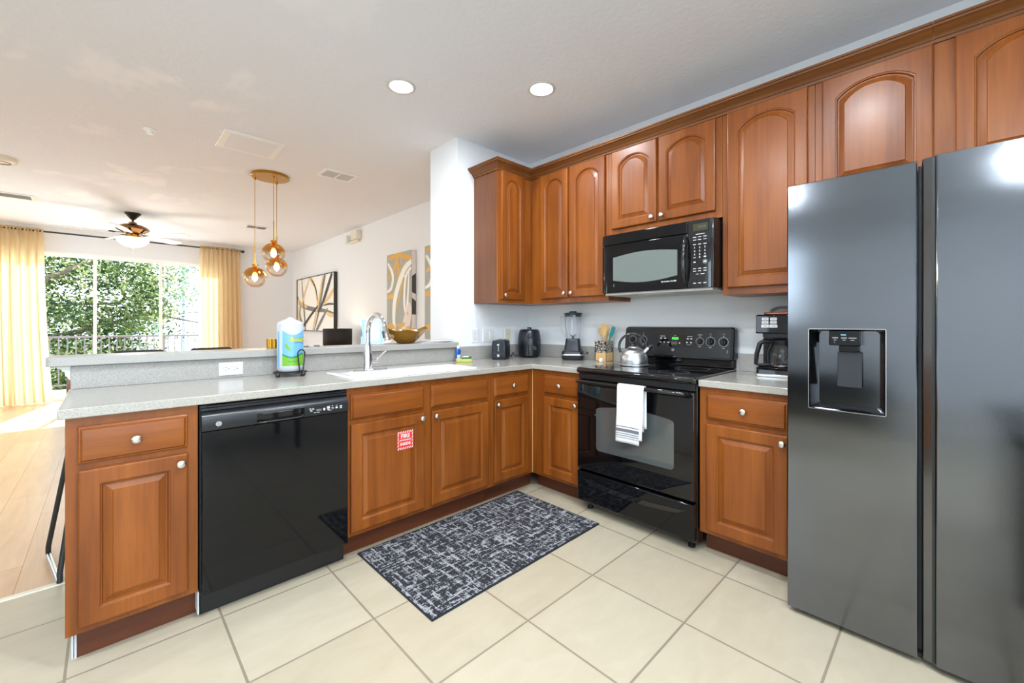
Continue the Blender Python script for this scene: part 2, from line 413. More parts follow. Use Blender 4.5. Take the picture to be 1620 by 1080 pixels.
# amber globe: metallic gold upper half fading into clear glass below (a real two-tone coating)
m, nt, t, mx = clear('amber_globe', (1, 1, 1), 0.07)
sp = N(nt, 'ShaderNodeSeparateXYZ'); nt.links.new(coords(nt), sp.inputs[0])
mr = N(nt, 'ShaderNodeMapRange'); mr.inputs['From Min'].default_value = -0.012; mr.inputs['From Max'].default_value = 0.022; nt.links.new(sp.outputs['Z'], mr.inputs['Value'])
nt.links.new(ramp(nt, mr.outputs[0], [(0, (0.97, 0.96, 0.94)), (1, (0.60, 0.30, 0.04))]), t.inputs[0])
gl = [x for x in nt.nodes if x.bl_idname == 'ShaderNodeBsdfAnisotropic' or x.bl_idname == 'ShaderNodeBsdfGlossy'][0]
nt.links.new(ramp(nt, mr.outputs[0], [(0, (0.95, 0.95, 0.95)), (1, (0.95, 0.70, 0.30))]), gl.inputs[0])
ad = N(nt, 'ShaderNodeMath', operation='MULTIPLY_ADD'); ad.inputs[1].default_value = 0.22
old = mx.inputs[0].links[0].from_socket; nt.links.new(mr.outputs[0], ad.inputs[0]); nt.links.new(old, ad.inputs[2]); nt.links.new(ad.outputs[0], mx.inputs[0])

def cloth_mat(name, col, trans, tw=0.5):
    m = bpy.data.materials.new(name); m.use_nodes = True; nt = m.node_tree; nt.nodes.clear(); M_[name] = m
    d = N(nt, 'ShaderNodeBsdfDiffuse'); d.inputs[0].default_value = col
    t = N(nt, 'ShaderNodeBsdfTranslucent'); t.inputs[0].default_value = trans
    mx = N(nt, 'ShaderNodeMixShader'); mx.inputs[0].default_value = tw
    nt.links.new(d.outputs[0], mx.inputs[1]); nt.links.new(t.outputs[0], mx.inputs[2])
    o = N(nt, 'ShaderNodeOutputMaterial'); nt.links.new(mx.outputs[0], o.inputs[0])
cloth_mat('curtain_cloth', srgb(230, 216, 188), srgb(238, 210, 156), 0.58)
for i, (c, t) in enumerate((((62, 78, 42), (104, 118, 58)), ((96, 108, 60), (138, 146, 78)), ((140, 144, 96), (178, 178, 112)), ((36, 54, 36), (62, 86, 50)), ((92, 116, 104), (108, 134, 116)))):
    cloth_mat('leaf_%d' % i, srgb(*c), srgb(*t), 0.35)
wood('bark', 'z', srgb(70, 58, 46), srgb(96, 82, 66), srgb(120, 104, 86), 0.9, 0.0)

# rug weave: black ground, broken light threads in two directions
m, nt, b = mat('rug_weave', srgb(30, 32, 42), 0.95)
def streak(sc, sc2, lo, hi, off):
    a = N(nt, 'ShaderNodeTexNoise', Scale=1.0, Detail=3.0, Roughness=0.7); nt.links.new(coords(nt, sc, loc=off), a.inputs['Vector'])
    return a.outputs[0]
a1 = streak((6, 70, 1), 0, 0, 0, (3, 1, 0)); a2 = streak((70, 6, 1), 0, 0, 0, (7, 2, 0)); a3 = streak((120, 120, 1), 0, 0, 0, (0, 5, 0)); a4 = streak((34, 34, 1), 0, 0, 0, (2, 9, 0))
s1 = N(nt, 'ShaderNodeMath', operation='MAXIMUM'); nt.links.new(a1, s1.inputs[0]); nt.links.new(a2, s1.inputs[1])
s2 = N(nt, 'ShaderNodeMath', operation='MULTIPLY_ADD'); s2.inputs[1].default_value = 0.55; nt.links.new(a4, s2.inputs[0]); nt.links.new(s1.outputs[0], s2.inputs[2])
s3 = N(nt, 'ShaderNodeMath', operation='MULTIPLY_ADD'); s3.inputs[1].default_value = 0.45; nt.links.new(a3, s3.inputs[0]); nt.links.new(s2.outputs[0], s3.inputs[2])
nt.links.new(ramp(nt, s3.outputs[0], [(0.0, srgb(27, 28, 34)), (0.985, srgb(32, 33, 39)), (1.0, srgb(158, 158, 162))]), b.inputs['Base Color'])
RUGMATH = s3
sub = N(nt, 'ShaderNodeMath', operation='SUBTRACT'); sub.inputs[1].default_value = 0.11
nt.links.new(s3.outputs[0], sub.inputs[0])
rp = [x for x in nt.nodes if x.bl_idname == 'ShaderNodeValToRGB'][-1]
nt.links.new(sub.outputs[0], rp.inputs[0])
rp.color_ramp.elements[1].position = 0.955; rp.color_ramp.elements[2].position = 0.985
bump(nt, b, a3, 0.5, 0.004)
mat('rug_binding', srgb(28, 30, 38), 0.95)
# black and cream stencil pattern on the utensil holder
m, nt, b = mat('stencil_pattern', srgb(190, 170, 140), 0.6)
vr = N(nt, 'ShaderNodeTexVoronoi', Scale=62.0); vr.feature = 'DISTANCE_TO_EDGE'; vr.inputs['Randomness'].default_value = 0.9; nt.links.new(coords(nt), vr.inputs['Vector'])
nt.links.new(ramp(nt, vr.outputs['Distance'], [(0.10, srgb(40, 36, 34)), (0.16, srgb(196, 186, 166))]), b.inputs['Base Color'])
# ------------------------------------------------------------------ setting
def slab(name, x0, x1, y0, y1, z0, z1, mt, label=None, bevel=0):
    m = MB(); m.box(x0, x1, y0, y1, z0, z1); return struct(m.obj(name, mt, bevel=bevel, smooth=0), label)
H = 2.703
m = MB(); m.box(-6.0, 0.0, -4.8, 0.125, -0.12, 0.0); struct(m.obj('floor', 'floor_tile', smooth=0), 'cream ceramic tile floor with grey-brown grout')
m = MB(); m.box(-6.0, -0.03, 0.125, 7.0, -0.12, 0.0); struct(m.obj('floor', 'plank_floor', smooth=0), 'light oak plank floor of the living area')
m = MB(); m.prism([(0.108, 0), (0.142, 0), (0.138, 0.006), (0.112, 0.006)], 'x', -6.0, -2.985); struct(m.obj('trim_1', 'ivory_plastic', smooth=0), 'pale threshold strip where tile meets wood')
slab('ceiling', -6.0, 0.1, -4.8, 7.0, H, H + 0.12, 'ceiling_paint', 'white textured ceiling with touched-up patches')
slab('wall_right', 0.0, 0.12, -4.8, 0.39, 0, H, 'wall_paint', 'white kitchen wall behind the stove')
slab('wall_living', -0.03, 0.12, 0.39, 7.0, 0, H, 'wall_paint', 'white living room wall with canvases')
slab('wall_back', -0.838, 0.0, 0.0, 0.39, 0, H, 'wall_paint', 'white wall stub at the end of the bar')
slab('wall_peninsula', -2.98, -0.838, 0.0, 0.100, 0, 1.016, 'wall_paint', 'white low wall carrying the bar ledge')
# far wall with the patio door opening x -4.69..-1.25, z 0..2.33
m = MB(); m.box(-6.0, -4.69, 6.9, 7.0, 0, H); m.box(-1.25, -0.03, 6.9, 7.0, 0, H); m.box(-4.69, -1.25, 6.9, 7.0, 2.33, H)
struct(m.obj('wall_far', 'wall_paint', smooth=0), 'white far wall around the patio door')
m = MB(); m.box(-6.12, -6.0, -4.8, -1.28, 0, H); m.box(-6.12, -6.0, -1.28, .12, 0, 1.3); m.box(-6.12, -6.0, -1.28, .12, 2.4, H); m.box(-6.12, -6.0, .12, 3.7, 0, H); m.box(-6.12, -6.0, 5.5, 7.0, 0, H); m.box(-6.12, -6.0, 3.7, 5.5, 0, .7); m.box(-6.12, -6.0, 3.7, 5.5, 2.2, H)
struct(m.obj('wall_left', 'wall_paint', smooth=0))
m = MB(); m.box(-6.0, -5.2, -4.92, -4.8, 0, H); m.box(-2.0, 0.0, -4.92, -4.8, 0, H); m.box(-5.2, -2.0, -4.92, -4.8, 0, 0.3); m.box(-5.2, -2.0, -4.92, -4.8, 2.4, H)
struct(m.obj('wall_rear', 'wall_paint', smooth=0))
def base(name, x0, x1, y0, y1):
    m = MB(); m.box(x0, x1, y0, y1, 0, 0.085); struct(m.obj(name, 'white_trim', bevel=0.004, smooth=0))
base('baseboard_peninsula', -2.994, -2.98, -0.01, 0.114); base('baseboard_peninsula_back', -2.994, -0.852, 0.100, 0.114)
base('baseboard_living', -0.044, -0.03, 0.39, 6.9); base('baseboard_far', -6.0, -4.71, 6.886, 6.9); base('baseboard_far', -1.23, -0.044, 6.886, 6.9)
base('baseboard_left', -6.0, -5.986, -4.8, 6.886); base('baseboard_back', -0.852, -0.838, 0.0, 0.39)
# patio door: three panels in a white frame
dr = MB(); FX0, FX1 = -4.69, -1.25
dr.box(FX0, FX0 + 0.035, 6.885, 7.0, 0, 2.33); dr.box(FX1 - 0.035, FX1, 6.885, 7.0, 0, 2.33); dr.box(FX0, FX1, 6.885, 7.0, 2.295, 2.33); dr.box(FX0, FX1, 6.885, 7.0, 0, 0.03)
door = struct(dr.obj('door_1', 'white_trim', bevel=0.003), 'white framed sliding glass patio door')
for i, (a, b2, y) in enumerate(((-4.655, -3.83, 6.92), (-3.87, -2.99, 6.955), (-3.03, -2.165, 6.92), (-2.205, -1.285, 6.955))):
    m = MB(); w_ = 0.042
    m.box(a, a + w_, y - .014, y + .014, .03, 2.295); m.box(b2 - w_, b2, y - .014, y + .014, .03, 2.295); m.box(a + w_, b2 - w_, y - .014, y + .014, .03, .10); m.box(a + w_, b2 - w_, y - .014, y + .014, 2.255, 2.295)
    sash = m.obj('door_sash', 'white_trim', door, bevel=0.002)
    m = MB(); m.box(a + w_, b2 - w_, y - .003, y + .003, .10, 2.255); m.obj('pane', 'pane_glass', sash, smooth=0)
def window(name, n, x0, x1, z0, z1, T):
    m = MB(); m.T = T
    for a, b2, c, d in ((x0, x0+.05, z0, z1), (x1-.05, x1, z0, z1), (x0+.05, x1-.05, z0, z0+.05), (x0+.05, x1-.05, z1-.05, z1), ((x0+x1)/2-.02, (x0+x1)/2+.02, z0+.05, z1-.05)):
        m.box(a, b2, -.04, .04, c, d)
    o = struct(m.obj(name, 'white_trim', bevel=.003)); m = MB(); m.T = T; m.box(x0+.05, x1-.05, -.003, .003, z0+.05, z1-.05); m.obj('pane', 'pane_glass', o, smooth=0)
window('fill_window_1', 1, -1.6, 1.6, 0.3, 2.4, Matrix.Translation((-3.6, -4.86, 0)))  # unseen window, added behind the camera for frontal daylight fill
window('fill_window_2', 2, -.7, .7, 1.3, 2.4, Matrix.Translation((-6.06, -.58, 0)) @ Matrix.Rotation(PI/2, 4, 'Z'))  # unseen window, added to brighten the stove wall from the left
window('fill_window_3', 3, -.9, .9, 0.7, 2.2, Matrix.Translation((-6.06, 4.6, 0)) @ Matrix.Rotation(PI/2, 4, 'Z'))  # unseen window, added to bring daylight into the living area

# ------------------------------------------------------------------ cabinets (local: x along the face, front looks to -y)
RW = -PI / 2          # rotation of everything on the range wall
def knob(x, z, y, parent):
    m = MB(); m.T = Matrix.Translation((x, y, z)) @ Matrix.Rotation(PI/2, 4, 'X')
    m.lathe([(0.006, 0), (0.0055, .010), (0.008, .014), (0.0155, .017), (0.0165, .021), (0.014, .026), (0.008, .0285), (0.0001, .029)], n=20)
    return m.obj('knob', 'brushed_nickel', parent, smooth=50)
def door_part(root, x0, x1, z0, z1, rise=0.0, kn=None, fw=.054, name='door', y=0.0, mt='maple'):
    m = MB(); m.panel(x0, x1, z0, z1, y, rise=rise, fw=fw); d = m.obj(name, mt, root, smooth=16)
    if kn: knob(kn[0], kn[1], y - .02, d)
    return d
def drawer_part(root, x0, x1, z0, z1, kn=True, name='drawer'):
    m = MB(); m.panel(x0, x1, z0, z1, 0, drawer=True); d = m.obj(name, 'maple_h', root, smooth=16)
    if kn: knob((x0 + x1) / 2, (z0 + z1) / 2, -.02, d)
    return d
def carcass(root, w, dep, z0, z1, openings, x0=0.0, left='maple', both=False, bottom='end_panel'):
    # face frame with real openings in front of a box
    m = MB(); xs = sorted(set([x0, x0 + w] + [v for o in openings for v in o[:2]])); zs = sorted(set([z0, z1] + [v for o in openings for v in o[2:4]]))
    for i in range(len(xs) - 1):
        for j in range(len(zs) - 1):
            cx, cz = (xs[i] + xs[i+1]) / 2, (zs[j] + zs[j+1]) / 2
            if not any(o[0] < cx < o[1] and o[2] < cz < o[3] for o in openings):
                m.box(xs[i], xs[i+1], 0, .019, zs[j], zs[j+1])
    m.obj('face_frame', 'maple', root, smooth=0)
    m = MB(); m.box(x0, x0 + w, .019, dep, z0, z1); m.obj('carcass', left, root, smooth=0)
ZD0, ZD1, ZR0, ZR1 = 0.138, 0.690, 0.712, 0.843     # door and drawer heights
def toe(root, x0, x1, dep=.065, z1=.112):
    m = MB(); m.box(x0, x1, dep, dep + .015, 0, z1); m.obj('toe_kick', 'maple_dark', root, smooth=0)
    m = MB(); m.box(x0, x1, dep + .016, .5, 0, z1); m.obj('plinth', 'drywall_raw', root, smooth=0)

# 1 left end of the peninsula
t = thing('base_cabinet', 'brown base cabinet with a drawer at the free end of the peninsula', 'cabinet', (-2.967, -.611, 0), 0, 'base cabinets')
carcass(t, .371, .605, .114, .876, [(.05, .32, .17, .66), (.05, .32, .73, .82)], left='end_panel')
door_part(t, .032, .338, ZD0, ZD1, kn=(.315, .655)); drawer_part(t, .030, .338, ZR0, ZR1)
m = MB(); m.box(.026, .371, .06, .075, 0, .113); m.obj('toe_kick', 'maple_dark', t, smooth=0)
m = MB(); m.box(.012, .018, .06, .55, 0, .113); m.box(.020, .026, .058, .07, 0, .11); m.obj('raw_edge', 'drywall_raw', t, smooth=0, label='unpainted white board edge beside the toe kick')
m = MB(); m.box(.03, .36, .08, .55, 0, .113); m.obj('plinth', 'drywall_raw', t, smooth=0)
# 2 sink cabinet
t = thing('base_cabinet', 'wide brown sink cabinet with two doors, one bearing a red sticker', 'cabinet', (-1.985, -.611, 0), 0, 'base cabinets')
carcass(t, .970, .605, .114, .876, [(.04, .42, .17, .66), (.53, .90, .17, .66), (.04, .42, .73, .82), (.53, .90, .73, .82)])
door_part(t, .017, .446, ZD0, ZD1, kn=(.425, .662)); door_part(t, .499, .935, ZD0, ZD1, kn=(.520, .662))
drawer_part(t, .017, .448, ZR0, ZR1, kn=False, name='false_drawer_front'); drawer_part(t, .499, .935, ZR0, ZR1, kn=False, name='false_drawer_front'); toe(t, 0, .970)
# 3 corner cabinet on the peninsula side
t = thing('base_cabinet', 'narrow brown wood cabinet with a drawer in the corner, beside the sink cabinet', 'cabinet', (-1.013, -.611, 0), 0, 'base cabinets')
carcass(t, .402, .605, .114, .876, [(.04, .31, .17, .66), (.04, .31, .73, .82)])
door_part(t, .020, .345, ZD0, ZD1, kn=(.040, .662)); drawer_part(t, .018, .345, ZR0, ZR1); toe(t, 0, .45)
# 4 range side, corner to range
t = thing('base_cabinet', 'narrow brown wood cabinet with a drawer between the corner and the black stove', 'cabinet', (-.609, -.613, 0), RW, 'base cabinets')
carcass(t, .440, .600, .114, .876, [(.14, .42, .17, .66), (.14, .42, .73, .82)])
door_part(t, .120, .432, ZD0, ZD1, kn=(.412, .662)); drawer_part(t, .120, .432, ZR0, ZR1); toe(t, -.03, .440, dep=.085)
m = MB(); m.box(-.002, .002, -.0025, 0, .114, .874); m.obj('corner_bead', 'bamboo', t, smooth=0, label='thin pale caulk line in the inner corner')
# 5 right of the range
t = thing('base_cabinet', 'brown wood base cabinet with a drawer between the black stove and the refrigerator', 'cabinet', (-.609, -1.824, 0), RW, 'base cabinets')
carcass(t, .432, .600, .114, .876, [(.05, .39, .17, .66), (.05, .39, .73, .82)])
door_part(t, .036, .400, ZD0, ZD1, kn=(.382, .655)); drawer_part(t, .036, .400, ZR0, ZR1); toe(t, 0, .432, dep=.085)

# upper cabinets
UZ0, UZ1 = 1.370, 2.425
t = thing('upper_cabinet', 'narrow brown wall cabinet with one arched door beside the white wall stub, at the corner', 'cabinet', (-.670, -.300, 0), 0, 'upper cabinets')
carcass(t, .370, .297, UZ0, UZ1, [(.05, .25, 1.43, 2.36)], left='end_panel'); 
m = MB(); m.box(.370, .667, .001, .297, UZ0, UZ1); m.obj('corner_box', 'maple', t, smooth=0)
door_part(t, .024, .281, 1.397, 2.402, rise=.055, kn=(.050, 1.43), fw=.05)
t = thing('upper_cabinet', 'tall brown wall cabinet with a pair of arched doors above the blender', 'cabinet', (-.300, -.303, 0), RW, 'upper cabinets')
carcass(t, .757, .297, UZ0, UZ1, [(.15, .38, 1.44, 2.36), (.44, .70, 1.44, 2.36)])
door_part(t, .117, .400, 1.407, 2.402, rise=.055, kn=(.376, 1.44), fw=.05); door_part(t, .420, .735, 1.407, 2.402, rise=.055, kn=(.444, 1.44), fw=.05)
t = thing('upper_cabinet', 'short brown wall cabinet with two arched doors above the microwave', 'cabinet', (-.300, -1.062, 0), RW, 'upper cabinets')
carcass(t, .765, .297, 1.822, UZ1, [(.06, .34, 1.90, 2.36), (.42, .71, 1.90, 2.36)])
door_part(t, .033, .366, 1.864, 2.400, rise=.055, kn=(.340, 1.895), fw=.05); door_part(t, .382, .730, 1.864, 2.400, rise=.055, kn=(.408, 1.895), fw=.05)
t = thing('upper_cabinet', 'tall brown wall cabinet with a single arched door between microwave and refrigerator', 'cabinet', (-.300, -1.829, 0), RW, 'upper cabinets')
carcass(t, .438, .297, UZ0, UZ1, [(.06, .38, 1.44, 2.36)])
door_part(t, .029, .410, 1.410, 2.402, rise=.055, fw=.052)
t = thing('upper_cabinet', 'wide brown wall cabinet with arched doors above the refrigerator', 'cabinet', (-.300, -2.269, 0), RW, 'upper cabinets')
carcass(t, .95, .297, 1.80, UZ1, [(.06, .40, 1.88, 2.36), (.52, .85, 1.88, 2.36)])
door_part(t, .030, .418, 1.845, 2.402, rise=.055, fw=.052); door_part(t, .484, .872, 1.845, 2.402, rise=.055, fw=.052)
# crown moulding swept round the tops
prof = [(0.0, 2.405), (.007, 2.405), (.009, 2.418), (.014, 2.420), (.017, 2.428), (.026, 2.436), (.040, 2.444), (.048, 2.452), (.056, 2.455), (.058, 2.463), (.064, 2.465), (.064, 2.475), (0.0, 2.475)]
X1, Y1, X2 = -.671, -.301, -.301
m = MB()
m.rings([[(X1 - d, -.001, z) for d, z in prof], [(X1 - d, Y1 - d, z) for d, z in prof], [(X2 - d, Y1 - d, z) for d, z in prof], [(X2 - d, -2.688, z) for d, z in prof]])
m.rings([[(X2 - d, -2.6886, z + .0006) for d, z in prof], [(X2 - d, -3.219, z + .0006) for d, z in prof]])
tag(m.obj('crown_moulding', 'crown_wood', smooth=30), 'stepped brown wood crown moulding along the tops of the wall cabinets', 'moulding')

# ------------------------------------------------------------------ countertops, ledge, sink
ZT, ZB = .912, .877
SX0, SX1, SY0, SY1 = -1.895, -1.135, -.560, -.205     # sink cut-out
m = MB()
poly_l = [(-2.985, -.636), (-.632, -.636), (-.632, -1.0525), (-.002, -1.0525), (-.002, -.002), (-2.985, -.002)]
def cellslab(m, xs, ys, keep, z0, z1):
    used = {}
    def V(x, y, z):
        k = (x, y, z)
        if k not in used: used[k] = len(m.v); m.v.append(k)
        return used[k]
    K = lambda i, j: 0 <= i < len(xs) - 1 and 0 <= j < len(ys) - 1 and keep((xs[i] + xs[i+1]) / 2, (ys[j] + ys[j+1]) / 2)
    for i in range(len(xs) - 1):
        for j in range(len(ys) - 1):
            if not K(i, j): continue
            a, b_, c, d = xs[i], xs[i+1], ys[j], ys[j+1]; F = []
            F.append((V(a,c,z1), V(b_,c,z1), V(b_,d,z1), V(a,d,z1))); F.append((V(a,d,z0), V(b_,d,z0), V(b_,c,z0), V(a,c,z0)))
            if not K(i, j-1): F.append((V(a,c,z0), V(b_,c,z0), V(b_,c,z1), V(a,c,z1)))
            if not K(i, j+1): F.append((V(b_,d,z0), V(a,d,z0), V(a,d,z1), V(b_,d,z1)))
            if not K(i-1, j): F.append((V(a,d,z0), V(a,c,z0), V(a,c,z1), V(a,d,z1)))
            if not K(i+1, j): F.append((V(b_,c,z0), V(b_,d,z0), V(b_,d,z1), V(b_,c,z1)))
            m.f += F; m.m += [0] * len(F)
cellslab(m, [-2.985, SX0, SX1, -.632, -.002], [-1.0525, -.636, SY0, SY1, -.002], lambda x, y: not (x < -.632 and y < -.636) and not (SX0 < x < SX1 and SY0 < y < SY1), ZB, ZT)
ct = m.obj('countertop', 'counter_stone', bevel=.0035, smooth=30)
tag(ct, 'grey speckled stone worktop running along the peninsula and round the corner to the stove', 'countertop', 'worktops')
m = MB(); m.box(-2.978, -.840, -.020, -.002, ZT, 1.0155); m.box(-.838, -.002, -.020, -.002, ZT, 1.020); m.box(-.022, -.002, -1.0525, -.020, ZT, 1.020)
m.obj('backsplash', 'counter_stone_matt', ct, bevel=.002)
m = MB(); m.box(-.632, -.002, -2.262, -1.8235, ZB, ZT); ct2 = m.obj('countertop', 'counter_stone', bevel=.0035)
tag(ct2, 'short grey speckled stone worktop under the coffee maker, between stove and refrigerator', 'countertop', 'worktops')
m = MB(); m.box(-.022, -.002, -2.262, -1.8235, ZT, 1.020); m.obj('backsplash', 'counter_stone_matt', ct2, bevel=.002)
m = MB(); m.prism(rrect(-3.054, -.852, -.050, .165, .018), 'z', 1.018, 1.058)
tag(m.obj('bar_ledge', 'counter_stone_matt', bevel=.003), 'raised grey stone bar ledge on the low wall behind the sink', 'ledge')
# stepped white capital under the ledge at the free end of the low wall
m = MB()
pr = [(0, .955), (.006, .955), (.008, .965), (.016, .972), (.018, .990), (.026, .994), (.028, 1.002), (.040, 1.006), (.042, 1.0165), (0, 1.0165)]
m.rings([[(-2.981 - d, -.001, z) for d, z in pr], [(-2.981 - d, .101 , z) for d, z in pr]])
struct(m.obj('trim_2', 'white_trim', smooth=30), 'stepped white moulding under the end of the bar ledge')

t = thing('sink', 'white drop-in kitchen sink set in the peninsula worktop', 'sink', (-1.515, -.385, ZT))
m = MB(); ox, oy = -1.515, -.385
def R2(a, b2, c, d, r, z): return [(p[0] - ox, p[1] - oy, z) for p in rrect(a, b2, c, d, r, 5)]
rr = [R2(-1.940, -1.095, -.600, -.165, .05, .001), R2(-1.936, -1.099, -.596, -.169, .05, .008), R2(-1.90, -1.135, -.562, -.345, .05, .009), R2(-1.885, -1.150, -.548, -.358, .045, .001), R2(-1.865, -1.170, -.535, -.372, .05, -.16), R2(-1.82, -1.21, -.50, -.40, .04, -.175)]
m.rings(rr, 0, True, False, True); m.obj('basin', 'sink_white', t, smooth=60)
m = MB(); m.lathe([(.001, -.1745), (.038, -.1745), (.042, -.172)], (0, -.07, 0), 20); m.obj('drain', 'chrome', t)
# faucet
t = thing('faucet', 'chrome gooseneck pull-down faucet with a single side lever', 'faucet', (-1.722, -.290, ZT + .009))
m = MB(); m.prism([(p[0], p[1]) for p in rrect(-.128, .128, -.027, .027, .026, 6)], 'z', 0, .007); m.obj('base_plate', 'chrome', t, bevel=.002)
m = MB(); m.lathe([(.0275, .007), (.027, .05), (.026, .10), (.0215, .13), (.0165, .165), (.0155, .17)], n=28); m.obj('body', 'chrome', t)
pts = [(0, 0, .17), (0, 0, .235)]
for i in range(13):
    a = PI * i / 12 * .90
    pts.append((0.0, -.108 + .108 * math.cos(a), .230 + .108 * math.sin(a)))
m = MB(); m.tube(pts, .0138, 18); m.obj('spout', 'chrome', t, smooth=60)
e = Vector(pts[-1]); dd = (e - Vector(pts[-2])).normalized()
m = MB(); m.tube([e, e + dd * .02, e + dd * .06, e + dd * .088], [.0140, .0165, .020, .0215], 22); hd = m.obj('spray_head', 'chrome', t, smooth=60)
m = MB(); q = e + dd * .045 + Vector((-.0170, -.006, 0)); m.tube([q - dd * .022, q - dd * .018, q + dd * .018, q + dd * .022], [.002, .007, .007, .002], 12); m.obj('button', 'black_plastic', hd)
m = MB(); m.cyl((.018, -.004, .055), (.050, -.008, .058), .017, .016, 20); m.tube([(.044, -.008, .062), (.070, -.012, .082), (.108, -.018, .118)], [.0075, .006, .0065], 12); m.obj('lever', 'chrome', t, smooth=50)
# ------------------------------------------------------------------ printed marks
def dash(m, x, z, y, w, h, mi=0): m.add([(x - w/2, y, z - h/2), (x + w/2, y, z - h/2), (x + w/2, y, z + h/2), (x - w/2, y, z + h/2)], [(0, 1, 2, 3)], mi)
def ringmark(m, x, z, y, r, w, n=28, a0=0, a1=2*PI, mi=0):
    vs = []; 
    for i in range(n + 1):
        a = a0 + (a1 - a0) * i / n
        vs += [(x + r * math.cos(a), y, z + r * math.sin(a)), (x + (r - w) * math.cos(a), y, z + (r - w) * math.sin(a))]
    m.add(vs, [(2*i, 2*i+2, 2*i+3, 2*i+1) for i in range(n)], mi)
def maker_badge(x, z, y, r, parent, mt='print_grey', base='print_white'):
    m = MB(); m.lathe([(r, 0), (r, .0008), (.0001, .0008)], (0, 0, 0), 28)
    m.v = [(x + v[0], y - v[2], z + v[1]) for v in m.v]
    b = m.obj('badge', mt, parent, smooth=0)
    m = MB(); ringmark(m, x, z, y - .0012, r * .93, r * .10); m.text('GE', r * 1.05, tfm(x, y - .0012, z)); m.obj('lettering', base, b, smooth=0)

# ------------------------------------------------------------------ dishwasher
t = thing('dishwasher', 'black built-in dishwasher with a pocket handle in the peninsula', 'dishwasher', (-2.593, -.611, 0))
m = MB(); m.box(.004, .604, .004, .58, .10, .868); m.obj('cabinet', 'black_plastic', t, smooth=0)
m = MB(); m.box(.006, .602, -.010, .004, .846, .858); m.box(.03, .57, -.006, .004, .858, .868); m.obj('top_trim', 'black_satin', t, bevel=.002)
m = MB(); m.rings([[(x, y, z) for y, z in ((0, .104), (-.032, .104), (-.037, .108), (-.038, .765), (-.036, .768), (0, .768))] for x in (.007, .600)]); m.obj('door', 'black_panel', t, bevel=.002, smooth=30)
m = MB()
pr = [(0, .770), (-.0395, .770), (-.0405, .774), (-.0405, .806), (-.039, .815), (-.034, .828), (-.026, .838), (-.014, .843), (0, .843)]
HX0, HX1 = .200, .395
for a, b2 in ((.006, HX0), (HX1, .601)): m.rings([[(x, y, z) for y, z in pr] for x in (a, b2)])
up = [p for p in pr if p[1] >= .815 or p[0] == 0 and p[1] > .8]
up = [(0, .812), (-.039, .814)] + [p for p in pr if p[1] > .82]
m.rings([[(x, y, z) for y, z in up] for x in (HX0, HX1)])
cp = m.obj('control_panel', 'black_satin', t, smooth=30)
m = MB(); m.box(HX0, HX1, -.012, -.001, .770, .812); m.rings([[(x, y, z) for y, z in ((-.012, .770), (-.0405, .770), (-.0405, .776), (-.014, .781))] for x in (HX0, HX1)])
m.obj('handle_pocket', 'black_gloss', cp, bevel=.0015)
m = MB(); m.tube([(HX0 + .008, -.041, .7775), (HX0 + .02, -.0415, .774), (HX1 - .03, -.0415, .774), (HX1 - .012, -.041, .777), (HX1 - .004, -.040, .784)], .0014, 6); m.tube([(HX0+.02, -.0385, .811), (HX1-.05, -.0385, .811)], .0016, 6); m.obj('handle_rim', 'stainless_dark', cp)
m = MB(); y = -.0412
for i, (x, z, w, h) in enumerate(((.42,.806,.008,.002),(.432,.806,.008,.002),(.42,.8015,.008,.002),(.433,.8015,.01,.002),(.424,.796,.010,.003),(.424,.792,.010,.0015),(.441,.784,.010,.0022),(.456,.784,.013,.0022),
    (.483,.796,.009,.010),(.483,.7885,.004,.002),(.503,.806,.016,.002),(.503,.799,.013,.009),(.503,.790,.011,.003),(.510,.786,.014,.002),(.522,.807,.006,.002),(.523,.797,.011,.0022),(.523,.791,.009,.002),(.542,.806,.008,.002),(.542,.7955,.010,.008),(.563,.799,.011,.006),(.563,.791,.011,.003))):
    dash(m, x, z, y, w, h)
m.obj('control_markings', 'print_white', cp, smooth=0)
m = MB(); m.box(.447, .470, y, y + .0005, .790, .799); m.obj('display', 'display_grey', cp, smooth=0)
maker_badge(.0625, .794, -.0407, .0105, cp)
m = MB(); m.box(.006, .602, .022, .04, .004, .100); m.box(.004, .010, .018, .022, .004, .1); m.obj('toe_panel', 'black_plastic', t, bevel=.002)
m = MB(); m.box(-.001, .0035, -.004, .07, .02, .11); tag(m.obj('filler_strip', 'drywall_raw', smooth=0), 'thin grey-white filler strip beside the foot of the dishwasher', 'filler'); bpy.data.objects['filler_strip'].location = (-2.5955, -.611, 0)

# ------------------------------------------------------------------ range
t = thing('range', 'black electric stove with a glass door, coil-free glass top and rear control panel', 'stove', (-.640, -1.056, 0), RW)
W = .762
m = MB(); m.box(.003, W - .003, .02, .625, .045, .888); m.obj('body', 'black_gloss', t, bevel=.003)
for fx in (.05, W - .05):
    for fy in (.06, .55):
        m = MB(); m.lathe([(.010, .012), (.010, .05)], (fx, fy, 0), 12); m.lathe([(.018, 0), (.020, .004), (.018, .013)], (fx, fy, 0), 16); m.obj('foot', 'dark_rubber', t)
m = MB(); m.rings([[(x, y, z) for y, z in ((.02, .062), (-.010, .062), (-.016, .070), (-.019, .20), (-.022, .245), (-.022, .254), (-.016, .258), (.02, .258))] for x in (.004, W - .004)]); dw = m.obj('storage_drawer', 'black_panel', t, bevel=.004, smooth=35)
m = MB(); m.prism([(.05, .215), (.10, .190), (.25, .172), (.50, .172), (.66, .190), (.715, .218), (.66, .212), (.5, .200), (.25, .200), (.10, .210)], 'y', -.0215, -.019); m.obj('finger_recess', 'black_gloss', dw, bevel=.001)
